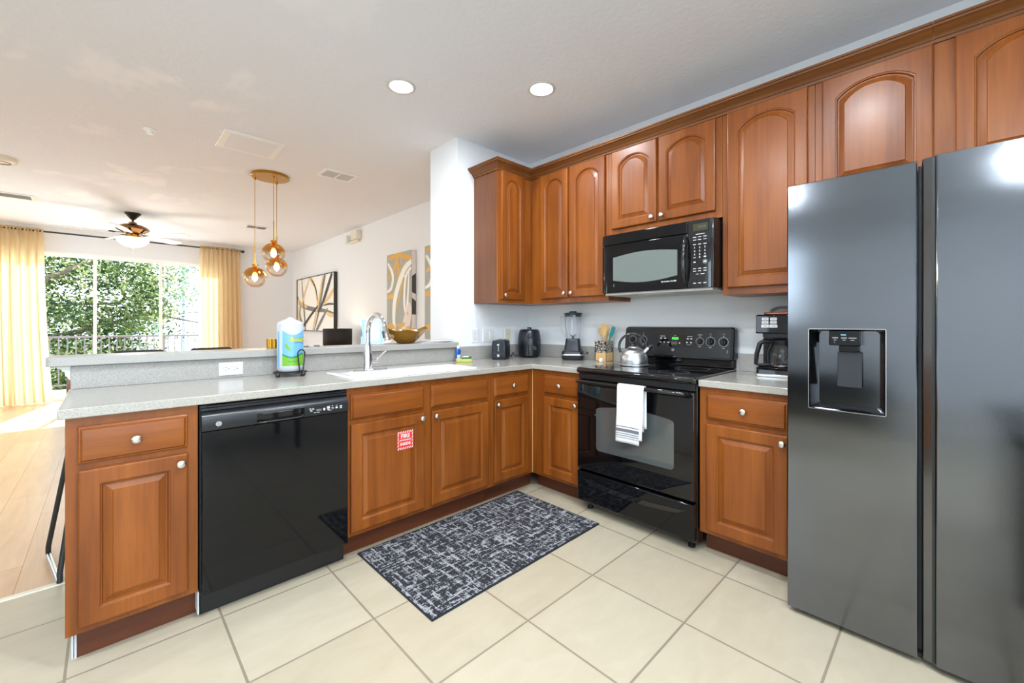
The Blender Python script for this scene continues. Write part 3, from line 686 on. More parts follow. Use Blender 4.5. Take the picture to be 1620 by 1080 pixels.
m = MB(); m.rings([[(x, y, z) for y, z in ((.02, .272), (-.014, .272), (-.020, .278), (-.020, .838), (-.016, .846), (.02, .846))] for x in (.004, W - .004)]); od = m.obj('oven_door', 'black_glass', t, bevel=.004, smooth=35)
pts = rrect(.150, .650, .414, .685, .022, 5)
pts = [p for p in pts]
arc = [(.628 - .456 * i / 12, .684 + .022 * math.sin(PI * i / 12)) for i in range(13)]
pts = pts[:9] + arc + pts[15:]
m = MB(); m.prism(pts, 'y', -.0212, -.0198); m.obj('oven_window', 'oven_window', od, smooth=0)
# arched bar handle
hp = [(.035, -.018, .832), (.032, -.045, .836), (.040, -.068, .840), (.060, -.078, .842), (.20, -.080, .842), (.38, -.081, .842), (.56, -.080, .842), (.700, -.078, .842), (.722, -.068, .840), (.730, -.045, .836), (.727, -.018, .832)]
m = MB(); m.tube(hp, [.011, .0115, .0125, .0125, .0125, .0125, .0125, .0125, .0125, .0115, .011], 14); m.obj('handle', 'black_gloss', od, smooth=60)
m = MB(); m.box(.006, W - .006, -.006, .02, .850, .886); m.obj('vent_strip', 'black_plastic', t, bevel=.002)
m = MB(); m.rings([[(x, y, z) for y, z in ((.60, .888), (-.012, .888), (-.022, .893), (-.026, .902), (-.024, .914), (-.014, .9215), (-.002, .9225), (.60, .9225))] for x in (0, W)]); ck = m.obj('cooktop', 'black_gloss', t, bevel=.004, smooth=35)
for x, y, r in ((.20, .17, .10), (.56, .17, .085), (.20, .42, .075), (.56, .42, .10)):
    m = MB(); vs = []
    for i in range(41): a = 2*PI*i/40; vs += [(x + r*math.cos(a), y + r*math.sin(a), .9229), (x + (r-.0018)*math.cos(a), y + (r-.0018)*math.sin(a), .9229)]
    m.add(vs, [(2*i, 2*i+1, 2*i+3, 2*i+2) for i in range(40)])
    m.obj('burner_ring', 'print_grey', ck, smooth=0, label='faint grey burner ring')
# backguard: riser and tilted control panel
m = MB(); m.box(.006, W - .006, .585, .622, .9225, .988); rs = m.obj('riser', 'black_gloss', t, bevel=.006)
m = MB(); m.box(.10, W - .03, .581, .585, .934, .976); m.obj('riser_panel', 'black_panel', rs, bevel=.003)
def ty(z): return .548 + (z - .975) * .11
o1 = rrect(.0, W, .972, 1.184, .026, 6); o2 = rrect(.006, W - .006, .978, 1.178, .022, 6)
m = MB(); m.rings([[(x, .626, z) for x, z in o1], [(x, ty(z) + .010, z) for x, z in o1], [(x, ty(z) + .001, z) for x, z in o2]]); bg = m.obj('backguard', 'black_gloss', t, smooth=35)
TI = Matrix.Rotation(math.atan(-.11), 4, 'X')
def onp(x, z, d=.002): return (x, ty(z) - d, z)
def tilt(m, d): m.v = [(v[0], ty(v[2]) - d + v[1], v[2]) for v in m.v]
m = MB(); m.prism(rrect(.022, W - .022, .990, 1.166, .010, 3), 'y', -.002, .003); tilt(m, 0); cpn = m.obj('control_panel', 'black_satin', bg, smooth=20)
# (kept at part depth three: range > backguard > details)
def sub(m, name, mt, d=.0025, smooth=0):
    tilt(m, d); return m.obj(name, mt, bg, smooth=smooth)
m = MB(); m.prism(rrect(.262, .515, 1.048, 1.135, .004, 2), 'y', -.0004, .001); sub(m, 'keypad', 'black_gloss', .0022)
m = MB(); m.prism(rrect(.362, .412, 1.092, 1.118, .002, 2), 'y', -.0006, .0005); sub(m, 'display', 'slot_dark', .003)
m = MB(); m.text('10:24', .021, tfm(.388, 0, 1.105), bold=.0006); sub(m, 'clock_digits', 'clock_green', .0042)
m = MB()
for x, r in ((.070, .0245), (.154, .0255), (.554, .022), (.621, .026), (.700, .026)):
    z = 1.090
    for k in range(13):
        a = PI * (-.42 + 1.84 * k / 12)
        c, s_ = math.cos(a), math.sin(a); r0, r1 = r + .002, r + .006
        w = .0009
        m.add([(x + c*r0 - s_*w, 0, z + s_*r0 + c*w), (x + c*r1 - s_*w, 0, z + s_*r1 + c*w), (x + c*r1 + s_*w, 0, z + s_*r1 - c*w), (x + c*r0 + s_*w, 0, z + s_*r0 - c*w)], [(0, 3, 2, 1)])
    ringmark(m, x, z, 0, r + .0022, .0012)
    dash(m, x, z + r + .010, 0, .008, .003); dash(m, x - .006, z + r + .0225, 0, .006, .0012); dash(m, x + .006, z + r + .0225, 0, .006, .0012); dash(m, x, z + r + .025, 0, .004, .0012)
    dash(m, x, z - r - .012, 0, .016, .0028)
dash(m, .554, 1.131, 0, .030, .0022)
for x in (.288, .318, .475, .498): dash(m, x, 1.105, 0, .014, .0075)
for x in (.285, .312): dash(m, x, 1.078, 0, .010, .006)
for x in (.343,): dash(m, x, 1.078, 0, .014, .008)
for x in (.372, .394): ringmark(m, x, 1.074, 0, .0095, .001); dash(m, x, 1.074, 0, .007, .002); 
dash(m, .420, 1.075, 0, .010, .008)
for x in (.470, .497): dash(m, x, 1.080, 0, .012, .008)
dash(m, .300, 1.120, 0, .034, .003); dash(m, .488, 1.120, 0, .034, .003); dash(m, .388, 1.125, 0, .014, .002); dash(m, .483, 1.066, 0, .030, .002); dash(m, .724, 1.030, 0, .002, .018)
sub(m, 'printed_markings', 'print_white', .0045)
m = MB(); m.T = Matrix.Translation((0, 0, 0)); ringmark(m, .376, 1.028, 0, .0095, .0012); m.text('GE', .010, tfm(.376, 0, 1.028), bold=.0004); sub(m, 'badge', 'print_white', .0045)
for x, r in ((.070, .0205), (.154, .0205), (.554, .018), (.621, .0225), (.700, .0225)):
    m = MB(); m.lathe([(r, 0), (r * .97, .008), (r * .82, .018), (r * .75, .020), (.0001, .020)], n=28)
    m.box(-r * .28, r * .28, -r * .8, r * .8, .018, .027)
    m.T = Matrix.Identity(4)
    m.v = [(x + v[0], ty(1.09) - .003 - v[2], 1.090 + v[1]) for v in m.v]
    m.obj('dial', 'black_gloss', bg, smooth=40, bevel=.001)
bpy.data.objects['control_panel.001'].name = 'control_fascia'

# ------------------------------------------------------------------ microwave
t = thing('microwave', 'black over-the-range microwave hung under the short cabinet above the stove', 'microwave', (-.400, -1.067, 0), RW)
W = .757
m = MB(); m.box(.004, W - .004, .03, .396, 1.415, 1.806); m.obj('housing', 'black_plastic', t, bevel=.004)
def bowf(x0, x1, z0, z1, yf, yb, n=14, rl=0, rr_=0, bow=0.006):
    rs = []
    for i in range(n + 1):
        x = x0 + (x1 - x0) * i / n
        y = yf - bow * math.sin(PI * x / W)
        if rr_ and x > x1 - rr_: y += rr_ * (1 - math.sqrt(max(0, 1 - ((x - x1 + rr_) / rr_) ** 2)))
        if rl and x < x0 + rl: y += rl * (1 - math.sqrt(max(0, 1 - ((x0 + rl - x) / rl) ** 2)))
        rs.append([(x, y, z0), (x, y, z1), (x, yb, z1), (x, yb, z0)])
    return rs
m = MB(); m.rings(bowf(.002, .601, 1.737, 1.806, .0, .03, 12, rl=.012)); m.obj('top_grille', 'black_panel', t, bevel=.004, smooth=40)
m = MB(); m.rings(bowf(.002, .601, 1.412, 1.732, .0, .03, 24, rl=.012)); md = m.obj('door', 'black_panel', t, bevel=.003, smooth=40)
m = MB(); vs = []; n = 24
for i in range(n + 1):
    x = .096 + .445 * i / n; s_ = math.sin(PI * i / n); y = -.006 * math.sin(PI * x / W) - .0008
    vs += [(x, y, 1.495 - .024 * s_), (x, y, 1.648 + .020 * s_)]
m.add(vs, [(2*i, 2*i+2, 2*i+3, 2*i+1) for i in range(n)]); m.obj('window', 'microwave_window', md, smooth=0)
m = MB(); m.text('Profile', .013, tfm(.118, -.0026, 1.462), sx=1.2, align='LEFT'); ringmark(m, .105, 1.462, -.0026, .008, .0015); m.text('Spacemaker XL1800', .0115, tfm(.535, -.006, 1.463), align='RIGHT', bold=.0003)
m.obj('lettering', 'print_white', md, smooth=0)
m = MB(); pts = []
for i in range(13):
    a = i / 12; pts.append((.592 + .004 * math.sin(PI * a), -.006 - .040 * math.sin(PI * a) ** .6, 1.435 + .280 * a))
m.tube(pts, [.009] + [.011] * 11 + [.009], 12); m.obj('handle', 'black_gloss', md, smooth=60)
m = MB(); m.rings(bowf(.604, W, 1.412, 1.806, .0, .03, 16, rr_=.022)); mc = m.obj('control_panel', 'black_gloss', t, bevel=.002, smooth=40)
m = MB(); m.box(.634, .718, -.0045, -.0025, 1.740, 1.783); m.obj('display', 'display_olive', mc, bevel=.001)
m = MB(); m.text('10:24', .02, tfm(.684, -.0052, 1.763)); m.obj('display_digits', 'display_grey', mc, smooth=0)
m = MB(); y = -.0046
dash(m, .675, 1.722, y, .05, .003)
for x in (.643, .672, .702):
    for z in (1.706, 1.690): dash(m, x, z, y, .018, .0032)
    for z in (1.664, 1.524, 1.510, 1.440): dash(m, x, z, y, .017, .004)
for i, (x, z) in enumerate([(x, z) for z in (1.645, 1.625, 1.605) for x in (.643, .672, .702)]): m.text(str(i + 1), .014, tfm(x, y, z), bold=.0004)
m.text('0', .014, tfm(.672, y, 1.588), bold=.0004); dash(m, .643, 1.588, y, .014, .004); dash(m, .702, 1.590, y, .013, .007)
dash(m, .643, 1.562, y, .013, .006); ringmark(m, .702, 1.562, y, .012, .0012); dash(m, .702, 1.562, y, .013, .009); dash(m, .658, 1.492, y, .016, .003); dash(m, .688, 1.492, y, .022, .003)
m.obj('keypad_markings', 'print_white', mc, smooth=0)
m = MB(); m.box(.02, W - .02, .02, .38, 1.398, 1.414); m.box(.25, .50, .05, .20, 1.392, 1.398); un = m.obj('underside', 'vent_grey', t, bevel=.004)

# ------------------------------------------------------------------ refrigerator
t = thing('refrigerator', 'tall black stainless side-by-side refrigerator with an ice and water dispenser', 'refrigerator', (-.800, -2.263, 0), RW)
m = MB(); m.box(.006, .904, .075, .775, .035, 1.765); m.obj('cabinet', 'black_satin', t, bevel=.004)
DX0, DX1, DZ0, DZ1 = .076, .309, .866, 1.183
m = MB()
m.box(0, DX0, 0, .062, .024, 1.780); m.box(DX1, .393, 0, .062, .024, 1.780); m.box(DX0, DX1, 0, .062, .024, DZ0); m.box(DX0, DX1, 0, .062, DZ1, 1.780)
# one welded shell, bevelled only on its outline
d = MB()
xs = [0, .003, DX0, DX1, .390, .393]; zs = [.024, DZ0, DZ1, 1.777, 1.780]
def yfr(x, z): return .003 if (x in (0, .393) or z in (.024, 1.780)) else 0.0
idx = {}
vs = []
for i, x in enumerate(xs):
    for j, z in enumerate(zs): idx[(i, j)] = len(vs); vs.append((x, yfr(x, z), z))
fs = [(idx[(i, j)], idx[(i+1, j)], idx[(i+1, j+1)], idx[(i, j+1)]) for i in range(5) for j in range(4) if not (i == 2 and j == 1)]
d.add(vs, fs)
per = [(x, .003, z) for x, z in ((0, .024), (.393, .024), (.393, 1.780), (0, 1.780))]
d.rings([per, [(p[0], .062, p[2]) for p in per]], 0, True, False, True)
ld = d.obj('freezer_door', 'black_stainless', t, smooth=25)
m = MB(); r1 = rrect(DX0 - .001, DX1 + .001, DZ0 - .001, DZ1 + .001, .004, 2)
r0 = rrect(DX0 - .003, DX1 + .003, DZ0 - .003, DZ1 + .003, .006, 2)
m.rings([[(x, .001, z) for x, z in r0], [(x, -.0015, z) for x, z in r0], [(x, -.0015, z) for x, z in r1], [(x, .004, z) for x, z in r1]], 0, True, False, False); m.obj('dispenser_rim', 'brushed_nickel', ld, smooth=20)
m = MB(); m.rings([[(x, .0, z) for x, z in r1], [(x, .012, z) for x, z in rrect(DX0 + .004, DX1 - .004, DZ0 + .004, DZ1 - .004, .006, 2)], [(x, .105, z) for x, z in rrect(DX0 + .040, DX1 - .035, DZ0 + .022, DZ1 - .010, .02, 2)]], 0, True, False, True)
m.obj('dispenser_recess', 'black_gloss', ld, smooth=25)
m = MB(); m.box(.140, .238, .006, .060, 1.120, 1.180); m.box(.168, .232, .03, .09, 1.095, 1.121); m.obj('dispenser_controls', 'black_panel', ld, bevel=.004)
m = MB(); 
for x, w in ((.160, .018), (.188, .018), (.214, .024)): dash(m, x, 1.150, .0052, w, .004); dash(m, x, 1.1415, .0052, w * .5, .003)
dash(m, .158, 1.132, .0052, .003, .004); m.obj('dispenser_markings', 'print_grey', ld, smooth=0)
m = MB(); dash(m, .186, 1.162, .0050, .016, .004); m.obj('dispenser_light', 'display_blue', ld, smooth=0)
m = MB(); m.T = Matrix.Translation((.200, .055, 1.095)) @ Matrix.Rotation(-.12, 4, 'X'); m.rbox(-.038, .038, -.006, .006, -.140, 0, .004, 'y'); m.obj('dispenser_paddle', 'black_satin', ld, bevel=.002)
m = MB(); m.box(.395, .404, .020, .070, .05, 1.765); m.obj('door_gap', 'dark_rubber', t, smooth=0)
# right door with its slanted grip edge
m = MB(); pr = [(.405, .062), (.405, .016), (.408, .010), (.438, -.002), (.4405, -.007), (.443, -.009), (.906, -.009), (.909, -.006), (.909, .062)]
m.rings([[(x, y, z) for x, y in pr] for z in (.026, 1.785)]); rd = m.obj('refrigerator_door', 'black_stainless', t, smooth=20, bevel=.001, seg=1)
m = MB(); m.add([(.4055, .0145, .03), (.4378, -.0030, .03), (.4378, -.0030, 1.782), (.4055, .0145, 1.782)], [(0, 1, 2, 3)]); m.obj('grip_edge', 'stainless_dark', rd, smooth=0, label='darker slanted grip edge')
for fx in (.045, .865):
    m = MB(); m.T = Matrix.Translation((fx, .10, .022)) @ Matrix.Rotation(PI/2, 4, 'Y'); m.lathe([(.021, -.015), (.022, -.012), (.022, .012), (.021, .015)], (0, 0, 0), 20); m.T = Matrix.Identity(4); m.box(fx - .022, fx + .022, .085, .16, .028, .045)
    m.obj('roller_foot', 'dark_rubber', t)
# ------------------------------------------------------------------ things on the worktops
Z0 = .9125
# fire extinguisher sticker (flat on the cabinet door)
m = MB(); x0, x1, z0, z1 = -1.713, -1.612, .506, .608; y = -.6298; cx, cz = (x0+x1)/2, (z0+z1)/2
m.box(x0, x1, y - .0004, y + .0003, z0, z1, 0)
def stripe(a, b2, c, d2):   # slanted white bars along the border
    m.add([(a, y - .0008, c), (b2, y - .0008, c), (b2 + .006, y - .0008, d2), (a + .006, y - .0008, d2)], [(0, 1, 2, 3)], 1)
for k in range(7):
    xx = x0 + .002 + k * .0143; stripe(xx, xx + .0065, z1 - .0125, z1 - .001); stripe(xx, xx + .0065, z0 + .001, z0 + .0125)
for k in range(4):
    zz = z0 + .018 + k * .0185
    for xx in (x0 + .0015, x1 - .0115): m.add([(xx, y - .0008, zz), (xx + .005, y - .0008, zz), (xx + .010, y - .0008, zz + .013), (xx + .005, y - .0008, zz + .013)], [(0, 1, 2, 3)], 1)
m.text('FIRE', .031, tfm(cx, y - .0009, cz + .022), 1, bold=.0012); m.text('EXTINGUISHER', .0105, tfm(cx, y - .0009, cz + .0005), 1, bold=.0005); m.text('INSIDE', .0215, tfm(cx, y - .0009, cz - .021), 1, bold=.0009)
tag(m.obj('sticker', ['red_print', 'print_white'], smooth=0), 'red and white FIRE EXTINGUISHER INSIDE sticker on the sink cabinet door', 'sticker')

# outlets and switches
def duplex(m, x, z, y, mi, vert=True):
    for s in (-1, 1):
        a, b2 = (x, z + s * .0195) if vert else (x + s * .0195, z)
        ringmark(m, a, b2, y, .0165, .0008, mi=mi)
        if vert: dash(m, a - .006, b2 + .003, y, .0018, .008, mi); dash(m, a + .006, b2 + .003, y, .0018, .007, mi); dash(m, a, b2 - .008, y, .005, .005, mi)
        else: dash(m, a - .004, b2 + .006, y, .008, .0022, mi); dash(m, a - .004, b2 - .006, y, .008, .0022, mi); dash(m, a + .008, b2, y, .005, .005, mi)
m = MB(); m.rbox(-.056, .056, -.0055, 0, -.035, .035, .003, 'y'); p = m.obj('wall_outlet', 'white_plastic', bevel=.0015); p.location = (-2.376, -.0205, .961)
tag(p, 'white double outlet lying sideways in the bar backsplash', 'outlet'); m = MB(); duplex(m, 0, 0, -.0058, 0, False); m.obj('sockets', 'slot_dark', p, smooth=0)
def plate(name, x, w, label, cat, mt='white_plastic'):
    m = MB(); m.rbox(-w/2, w/2, -.0055, 0, -.057, .057, .003, 'y'); p = m.obj(name, mt, bevel=.0015); p.location = (x, -.0005, 1.105); tag(p, label, cat); return p
p = plate('wall_outlet', -.661, .070, 'white vertical wall outlet nearest the end of the bar ledge', 'outlet'); m = MB(); duplex(m, 0, 0, -.0058, 0); m.obj('sockets', 'slot_dark', p, smooth=0)
p = plate('wall_switch', -.515, .116, 'wide white plate with outlet and rocker switch above the toaster', 'switch'); m = MB(); dash(m, -.024, .012, -.0058, .004, .006); dash(m, -.024, -.012, -.0058, .005, .005); m.obj('sockets', 'slot_dark', p, smooth=0)
m = MB(); m.box(.010, .042, -.0085, -.0055, -.033, .033); m.obj('rocker', 'white_plastic', p, bevel=.001)
p = plate('wall_outlet', -.285, .070, 'cream wall plate with three small holes left of the air fryer', 'wall plate', 'ivory_plastic'); 
for z in (.036, .008, -.030): m = MB(); dash(m, 0, z, -.0058, .005, .006); m.obj('screw', 'slot_dark', p, smooth=0)

# paper towel holder and roll
t = thing('paper_towel_holder', 'black wire paper towel holder standing on the peninsula', 'paper towel holder', (-2.115, -.150, Z0), .25)
m = MB(); m.prism([(.088 * math.cos(2*PI*i/28), .088 * math.sin(2*PI*i/28)) for i in range(28)], 'z', .016, .024); m.obj('base', 'black_plastic', t, bevel=.003)
for k in range(4):
    a = PI/4 + PI/2 * k - .5; m = MB(); m.sphere((.088 * math.cos(a), .088 * math.sin(a), .0125), .0125, 16, 10); m.obj('foot', 'black_plastic', t)
m = MB(); m.cyl((0, 0, .024), (0, 0, .31), .007); m.obj('post', 'black_plastic', t)
m = MB(); a0 = -1.42; ux, uy = math.cos(a0), math.sin(a0); px, py = -uy, ux
pts = [(ux*.086 + px*.010, uy*.086 + py*.010, .02), (ux*.086 + px*.021, uy*.086 + py*.021, .11)]
for i in range(9):
    a = PI * i / 8; pts.append((ux*.086 + px*.023*math.cos(a), uy*.086 + py*.023*math.cos(a), .125 + .023*math.sin(a)))
pts += [(ux*.086 - px*.021, uy*.086 - py*.021, .11), (ux*.086 - px*.010, uy*.086 - py*.010, .02)]
m.tube(pts, .0036, 8); m.obj('tension_arm', 'black_plastic', t, smooth=60)
t = thing('paper_towel_roll', 'wrapped paper towel roll with blue and green label on the black wire holder', 'paper towels', (-2.115, -.150, Z0 + .0245), 0)
m = MB(); m.lathe([(.058, .001), (.066, .008), (.0675, .03), (.0675, .262), (.064, .275), (.045, .284), (.020, .296), (.012, .304), (.002, .305)], n=36); m.obj('wrapper', 'film_white', t, smooth=50)
def lab(a0, a1, z0, z1, name, mt, r=.0681, top=None, n=20, par=None, bot=None):
    m = MB()
    m.grid(lambda i, j: (r * math.cos(a0 + (a1-a0)*i), r * math.sin(a0 + (a1-a0)*i), (z0 if not bot else bot(i)) + ((z1 if not top else top(i)) - (z0 if not bot else bot(i))) * j), n, 4); return m.obj(name, mt, par or t, smooth=60)
ac = math.atan2(-2.58, -.745); A0, A1 = ac - .62, ac + 1.25
lb = lab(A0, A1, .035, .235, 'label', 'label_blue', top=lambda i: .232 - .05 * math.sin(PI * min(1, i * 1.1)) * .5)
lab(A0, A1, .035, .10, 'green_field', 'label_green', r=.0684, par=lb, top=lambda i: .098 - .020 * math.sin(PI * min(1, i * 1.25)))
lab(A0, A1, .035, .10, 'green_band', 'label_dkgreen', r=.0687, par=lb, top=lambda i: .104 - .018 * math.sin(PI * min(1, i * 1.25)), bot=lambda i: .096 - .020 * math.sin(PI * min(1, i * 1.25)))
def wraptext(txt, size, a, z, mt, name, r=.0690, par=None, bold=.0, sx=1):
    m = MB(); m.text(txt, size, tfm(0, 0, 0), align='CENTER', bold=bold, sx=sx)
    m.v = [(r * math.cos(a + v[0] / r), r * math.sin(a + v[0] / r), z + v[2]) for v in m.v]; m.obj(name, mt, par, smooth=0)
wraptext('Bount', .036, ac + .62, .180, 'label_yellow', 'lettering', par=lb, bold=.0016)
wraptext('Bount', .036, ac + .62, .180, 'label_dkgreen', 'lettering_outline', r=.0689, par=lb, bold=.0028)
m = MB(); m.grid(lambda i, j: (.0690 * math.cos(ac + .35 + .75*i), .0690 * math.sin(ac + .35 + .75*i), .158 + .006 * math.sin(4*i) + .003 * j), 12, 1); m.obj('underline', 'label_ink', lb, smooth=0)
m = MB()
m.grid(lambda i, j: (.0691 * math.cos(ac - .42 + .50*i), .0691 * math.sin(ac - .42 + .50*i), .156 - .040*i + (j - .5) * .026 * math.sin(PI * i ** .8)), 14, 2)
m.obj('leaf_print', 'label_green', lb, smooth=0)
wraptext('Paper Towels', .011, ac + .25, .060, 'label_dkgreen', 'small_print', par=lb, bold=.0003)
lab(A0 - .55, A0 - .30, .03, .225, 'side_label', 'label_blue', r=.0682, n=6)

# dish soap and sponge
t = thing('dish_soap', 'small blue dish soap bottle with white cap beside the yellow sponge', 'soap bottle', (-.880, -.066, Z0))
m = MB(); m.lathe([(.017, 0), (.024, .004), (.025, .03), (.021, .055), (.025, .075), (.024, .088), (.012, .096), (.010, .098)], n=24, sy=.65); m.obj('bottle', 'soap_blue', t, smooth=60)
m = MB(); m.lathe([(.0105, .098), (.0105, .112), (.009, .116), (.006, .117), (.005, .124), (.0001, .125)], n=16); m.obj('cap', 'white_plastic', t)
m = MB(); m.grid(lambda i, j: (.026 * math.cos(-2.3 + 1.2*i), .0175 * math.sin(-2.3 + 1.2*i), .022 + .028*j), 8, 1); m.obj('label', 'card_pale', t, smooth=0)
t = thing('sponge', 'yellow sponge with green scouring side in the corner of the peninsula', 'sponge', (-.888, -.150, Z0), -.55)
m = MB(); m.rbox(-.062, .062, -.036, .036, 0, .024, .010); m.obj('foam', 'sponge_yellow', t, bevel=.003)
m = MB(); m.rbox(-.020, .060, -.034, .034, .024, .031, .010); m.obj('scouring_pad', 'sponge_green', t, bevel=.002)
m = MB(); m.tube([(-.015, .0, .034), (.01, .012, .037), (.035, .0, .036), (.055, .012, .037)], [.004, .007, .007, .006], 8); w_ = m.obj('steel_scourer', 'brushed_nickel', smooth=50); w_.location = t.location; w_.rotation_euler = t.rotation_euler
tag(w_, 'small grey wire scourer lying on the sponge', 'scourer')

# toaster
t = thing('toaster', 'dark two-slice toaster standing end-on in the corner, between wall switch and air fryer', 'toaster', (-.500, -.150, Z0), -.93)
m = MB(); L = .115
pr = lambda w, z0, z1: None
m.rings([[(x * k, y, z) for x, z in ((-.058, .010), (.058, .010), (.057, .10), (.053, .145), (.046, .158), (-.046, .158), (-.053, .145), (-.057, .10))] for y, k in ((-L, .93), (-L + .008, 1), (L - .008, 1), (L, .93))]); m.obj('shell', 'navy_plastic', t, bevel=.006, seg=3, smooth=50)
m = MB(); m.box(-.050, .050, -L + .006, L - .006, 0, .012); m.obj('base', 'black_plastic', t)
for s in (-1, 1):
    m = MB(); m.box(s*.020 - .009, s*.020 + .009, -.085, .085, .1575, .1605); m.obj('slot', 'slot_dark', t, bevel=.001)
m = MB(); m.rbox(-.013, .013, -L - .0015, -L + .002, .055, .140, .012, 'y', 6); lv = m.obj('lever_slot', 'black_gloss', t)
m = MB(); m.rbox(-.010, .010, -L - .016, -L - .001, .118, .128, .003, 'y'); m.cyl((0, -L - .0025, .07), (0, -L - .0025, .118), .0018); m.obj('lever', 'brushed_nickel', lv)
m = MB(); m.cyl((0, -L - .010, .036), (0, -L + .001, .036), .011, .012, 20); m.obj('dial', 'brushed_nickel', t)
m = MB(); dash(m, 0, .049, -L + .0004, .09, .0014); m.box(-.05, .05, -L - .0005, -L + .001, .0485, .0495); m.obj('seam', 'display_grey', t, smooth=0)

# air fryer
t = thing('air_fryer', 'rounded black air fryer with front drawer handle and top dial in the corner', 'air fryer', (-.182, -.170, Z0), -.76)
m = MB(); m.lathe([(.082, .004), (.092, .012), (.099, .05), (.102, .10), (.101, .15), (.097, .19), (.089, .225), (.083, .238), (.070, .242), (.0001, .243)], n=40, sx=1.0, sy=.98); m.obj('body', 'navy_plastic', t, smooth=55)
m = MB(); m.lathe([(.080, 0), (.084, .006)], n=32); m.obj('base', 'black_plastic', t)
m = MB(); m.lathe([(.020, .242), (.020, .250), (.017, .262), (.0001, .263)], n=20); m.obj('top_knob', 'black_gloss', t)
m = MB(); R_ = .1035
def af(x, z, r=R_): a = x / r; return (r * math.sin(a), -r * math.cos(a) * .985, z)
m.grid(lambda i, j: af(-.075 + .15*i, .014 + .106*j, .1035), 16, 6); bk = m.obj('basket', 'black_satin', t, smooth=60)
m = MB(); m.rbox(-.011, .011, -.150, -.098, .018, .118, .006, 'x', mi=0) if False else m.rings([[(x, y, z) for x, y in ((-.011, -.098), (-.011, -.128), (-.006, -.134), (.006, -.134), (.011, -.128), (.011, -.098))] for z in (.016, .112)]); m.obj('handle', 'stainless_dark', bk, bevel=.002)
m = MB(); m.cyl((0, -.097, .187), (0, -.113, .190), .021, .019, 24); m.box(-.003, .003, -.117, -.110, .173, .206); m.obj('dial', 'black_gloss', t, bevel=.001)
m = MB(); 
for x in (-.004, .008): m.v += []; b0 = len(m.v); m.v += [af(x - .003, .220, .0965), af(x + .003, .220, .0965), af(x + .003, .224, .0965), af(x - .003, .224, .0965)]; m.f.append((b0, b0+1, b0+2, b0+3)); m.m.append(0)
m.obj('indicator_lights', 'print_white', t, smooth=0)
m = MB()
for (x, z, w, h) in ((.032, .085, .003, .03), (.042, .098, .018, .003), (.048, .086, .012, .003), (.050, .070, .020, .002), (.045, .078, .003, .016), (.056, .080, .003, .014)):
    b0 = len(m.v); m.v += [af(x - w/2, z - h/2, .1042), af(x + w/2, z - h/2, .1042), af(x + w/2, z + h/2, .1042), af(x - w/2, z + h/2, .1042)]; m.f.append((b0, b0+1, b0+2, b0+3)); m.m.append(0)
m.obj('drawer_print', 'print_grey', bk, smooth=0)
m = MB(); m.tube([(-.09, .03, .02), (-.118, .0, .006), (-.135, -.010, .022), (-.142, .02, .042), (-.150, .03, .018), (-.163, .02, .006)], .0035, 8); m.obj('cord', 'black_plastic', t, smooth=60)

# blender
t = thing('blender', 'black countertop blender with a clear plastic jar against the backsplash', 'blender', (-.118, -.602, Z0), -1.0)
m = MB()
m.rings([[(x * k, y * k, z) for x, y in rrect(-.088, .088, -.085, .085, .035, 5)] for z, k in ((.004, .93), (.010, .97), (.040, 1.0), (.062, .98), (.075, .88), (.080, .78))])
m.rings([[(x * k, y * k + .008, z) for x, y in rrect(-.068, .068, -.066, .066, .03, 5)] for z, k in ((.070, 1.06), (.10, .97), (.150, .86), (.166, .84), (.170, .80))]); m.obj('motor_base', 'navy_plastic', t, smooth=45)
m = MB(); m.rings([[(x * k, y * k, z) for x, y in rrect(-.089, .089, -.086, .086, .035, 5)] for z, k in ((.036, .995), (.038, 1.01), (.046, 1.01), (.048, .99))]); m.obj('trim_band', 'brushed_nickel', t, smooth=45)
m = MB(); m.box(-.055, .055, -.0835, -.060, .060, .080); m.obj('button_row', 'black_gloss', t, bevel=.003)
m = MB(); q = [(.055, .170), (.058, .19), (.066, .26), (.071, .355), (.072, .366)]
m.lathe(q, (0, .008, 0), 28, cap0=False, cap1=False); jr = m.obj('jar', 'jar_plastic', t, smooth=60)
m = MB(); m.tube([(-.066, .008, .352), (-.098, .004, .350), (-.104, .003, .32), (-.096, .004, .25), (-.074, .008, .20), (-.058, .008, .185)], .0065, 8, flat=.7); m.obj('jar_handle', 'jar_plastic', jr, smooth=60)
m = MB(); m.lathe([(.066, .350), (.067, .368), (.078, .371), (.078, .376), (.050, .382), (.030, .383), (.030, .392), (.026, .395), (.0001, .395)], (0, .008, 0), 28); m.obj('lid', 'stainless_dark', t, smooth=45)
m = MB(); m.cyl((0, .008, .170), (0, .008, .190), .010, .007)
for s in (-1, 1): m.tube([(0, .008, .188), (s * .028, .004, .208)], [.004, .001], 6); m.tube([(0, .008, .186), (s * .02, .022, .196)], [.004, .001], 6)
m.obj('blade', 'stainless_dark', t)
m = MB(); m.tube([(.07, .07, .02), (.10, .06, .010), (.125, .045, .03), (.115, .03, .06), (.100, .05, .045), (.12, .07, .015)], .004, 8); m.obj('cord', 'black_plastic', t, smooth=60)

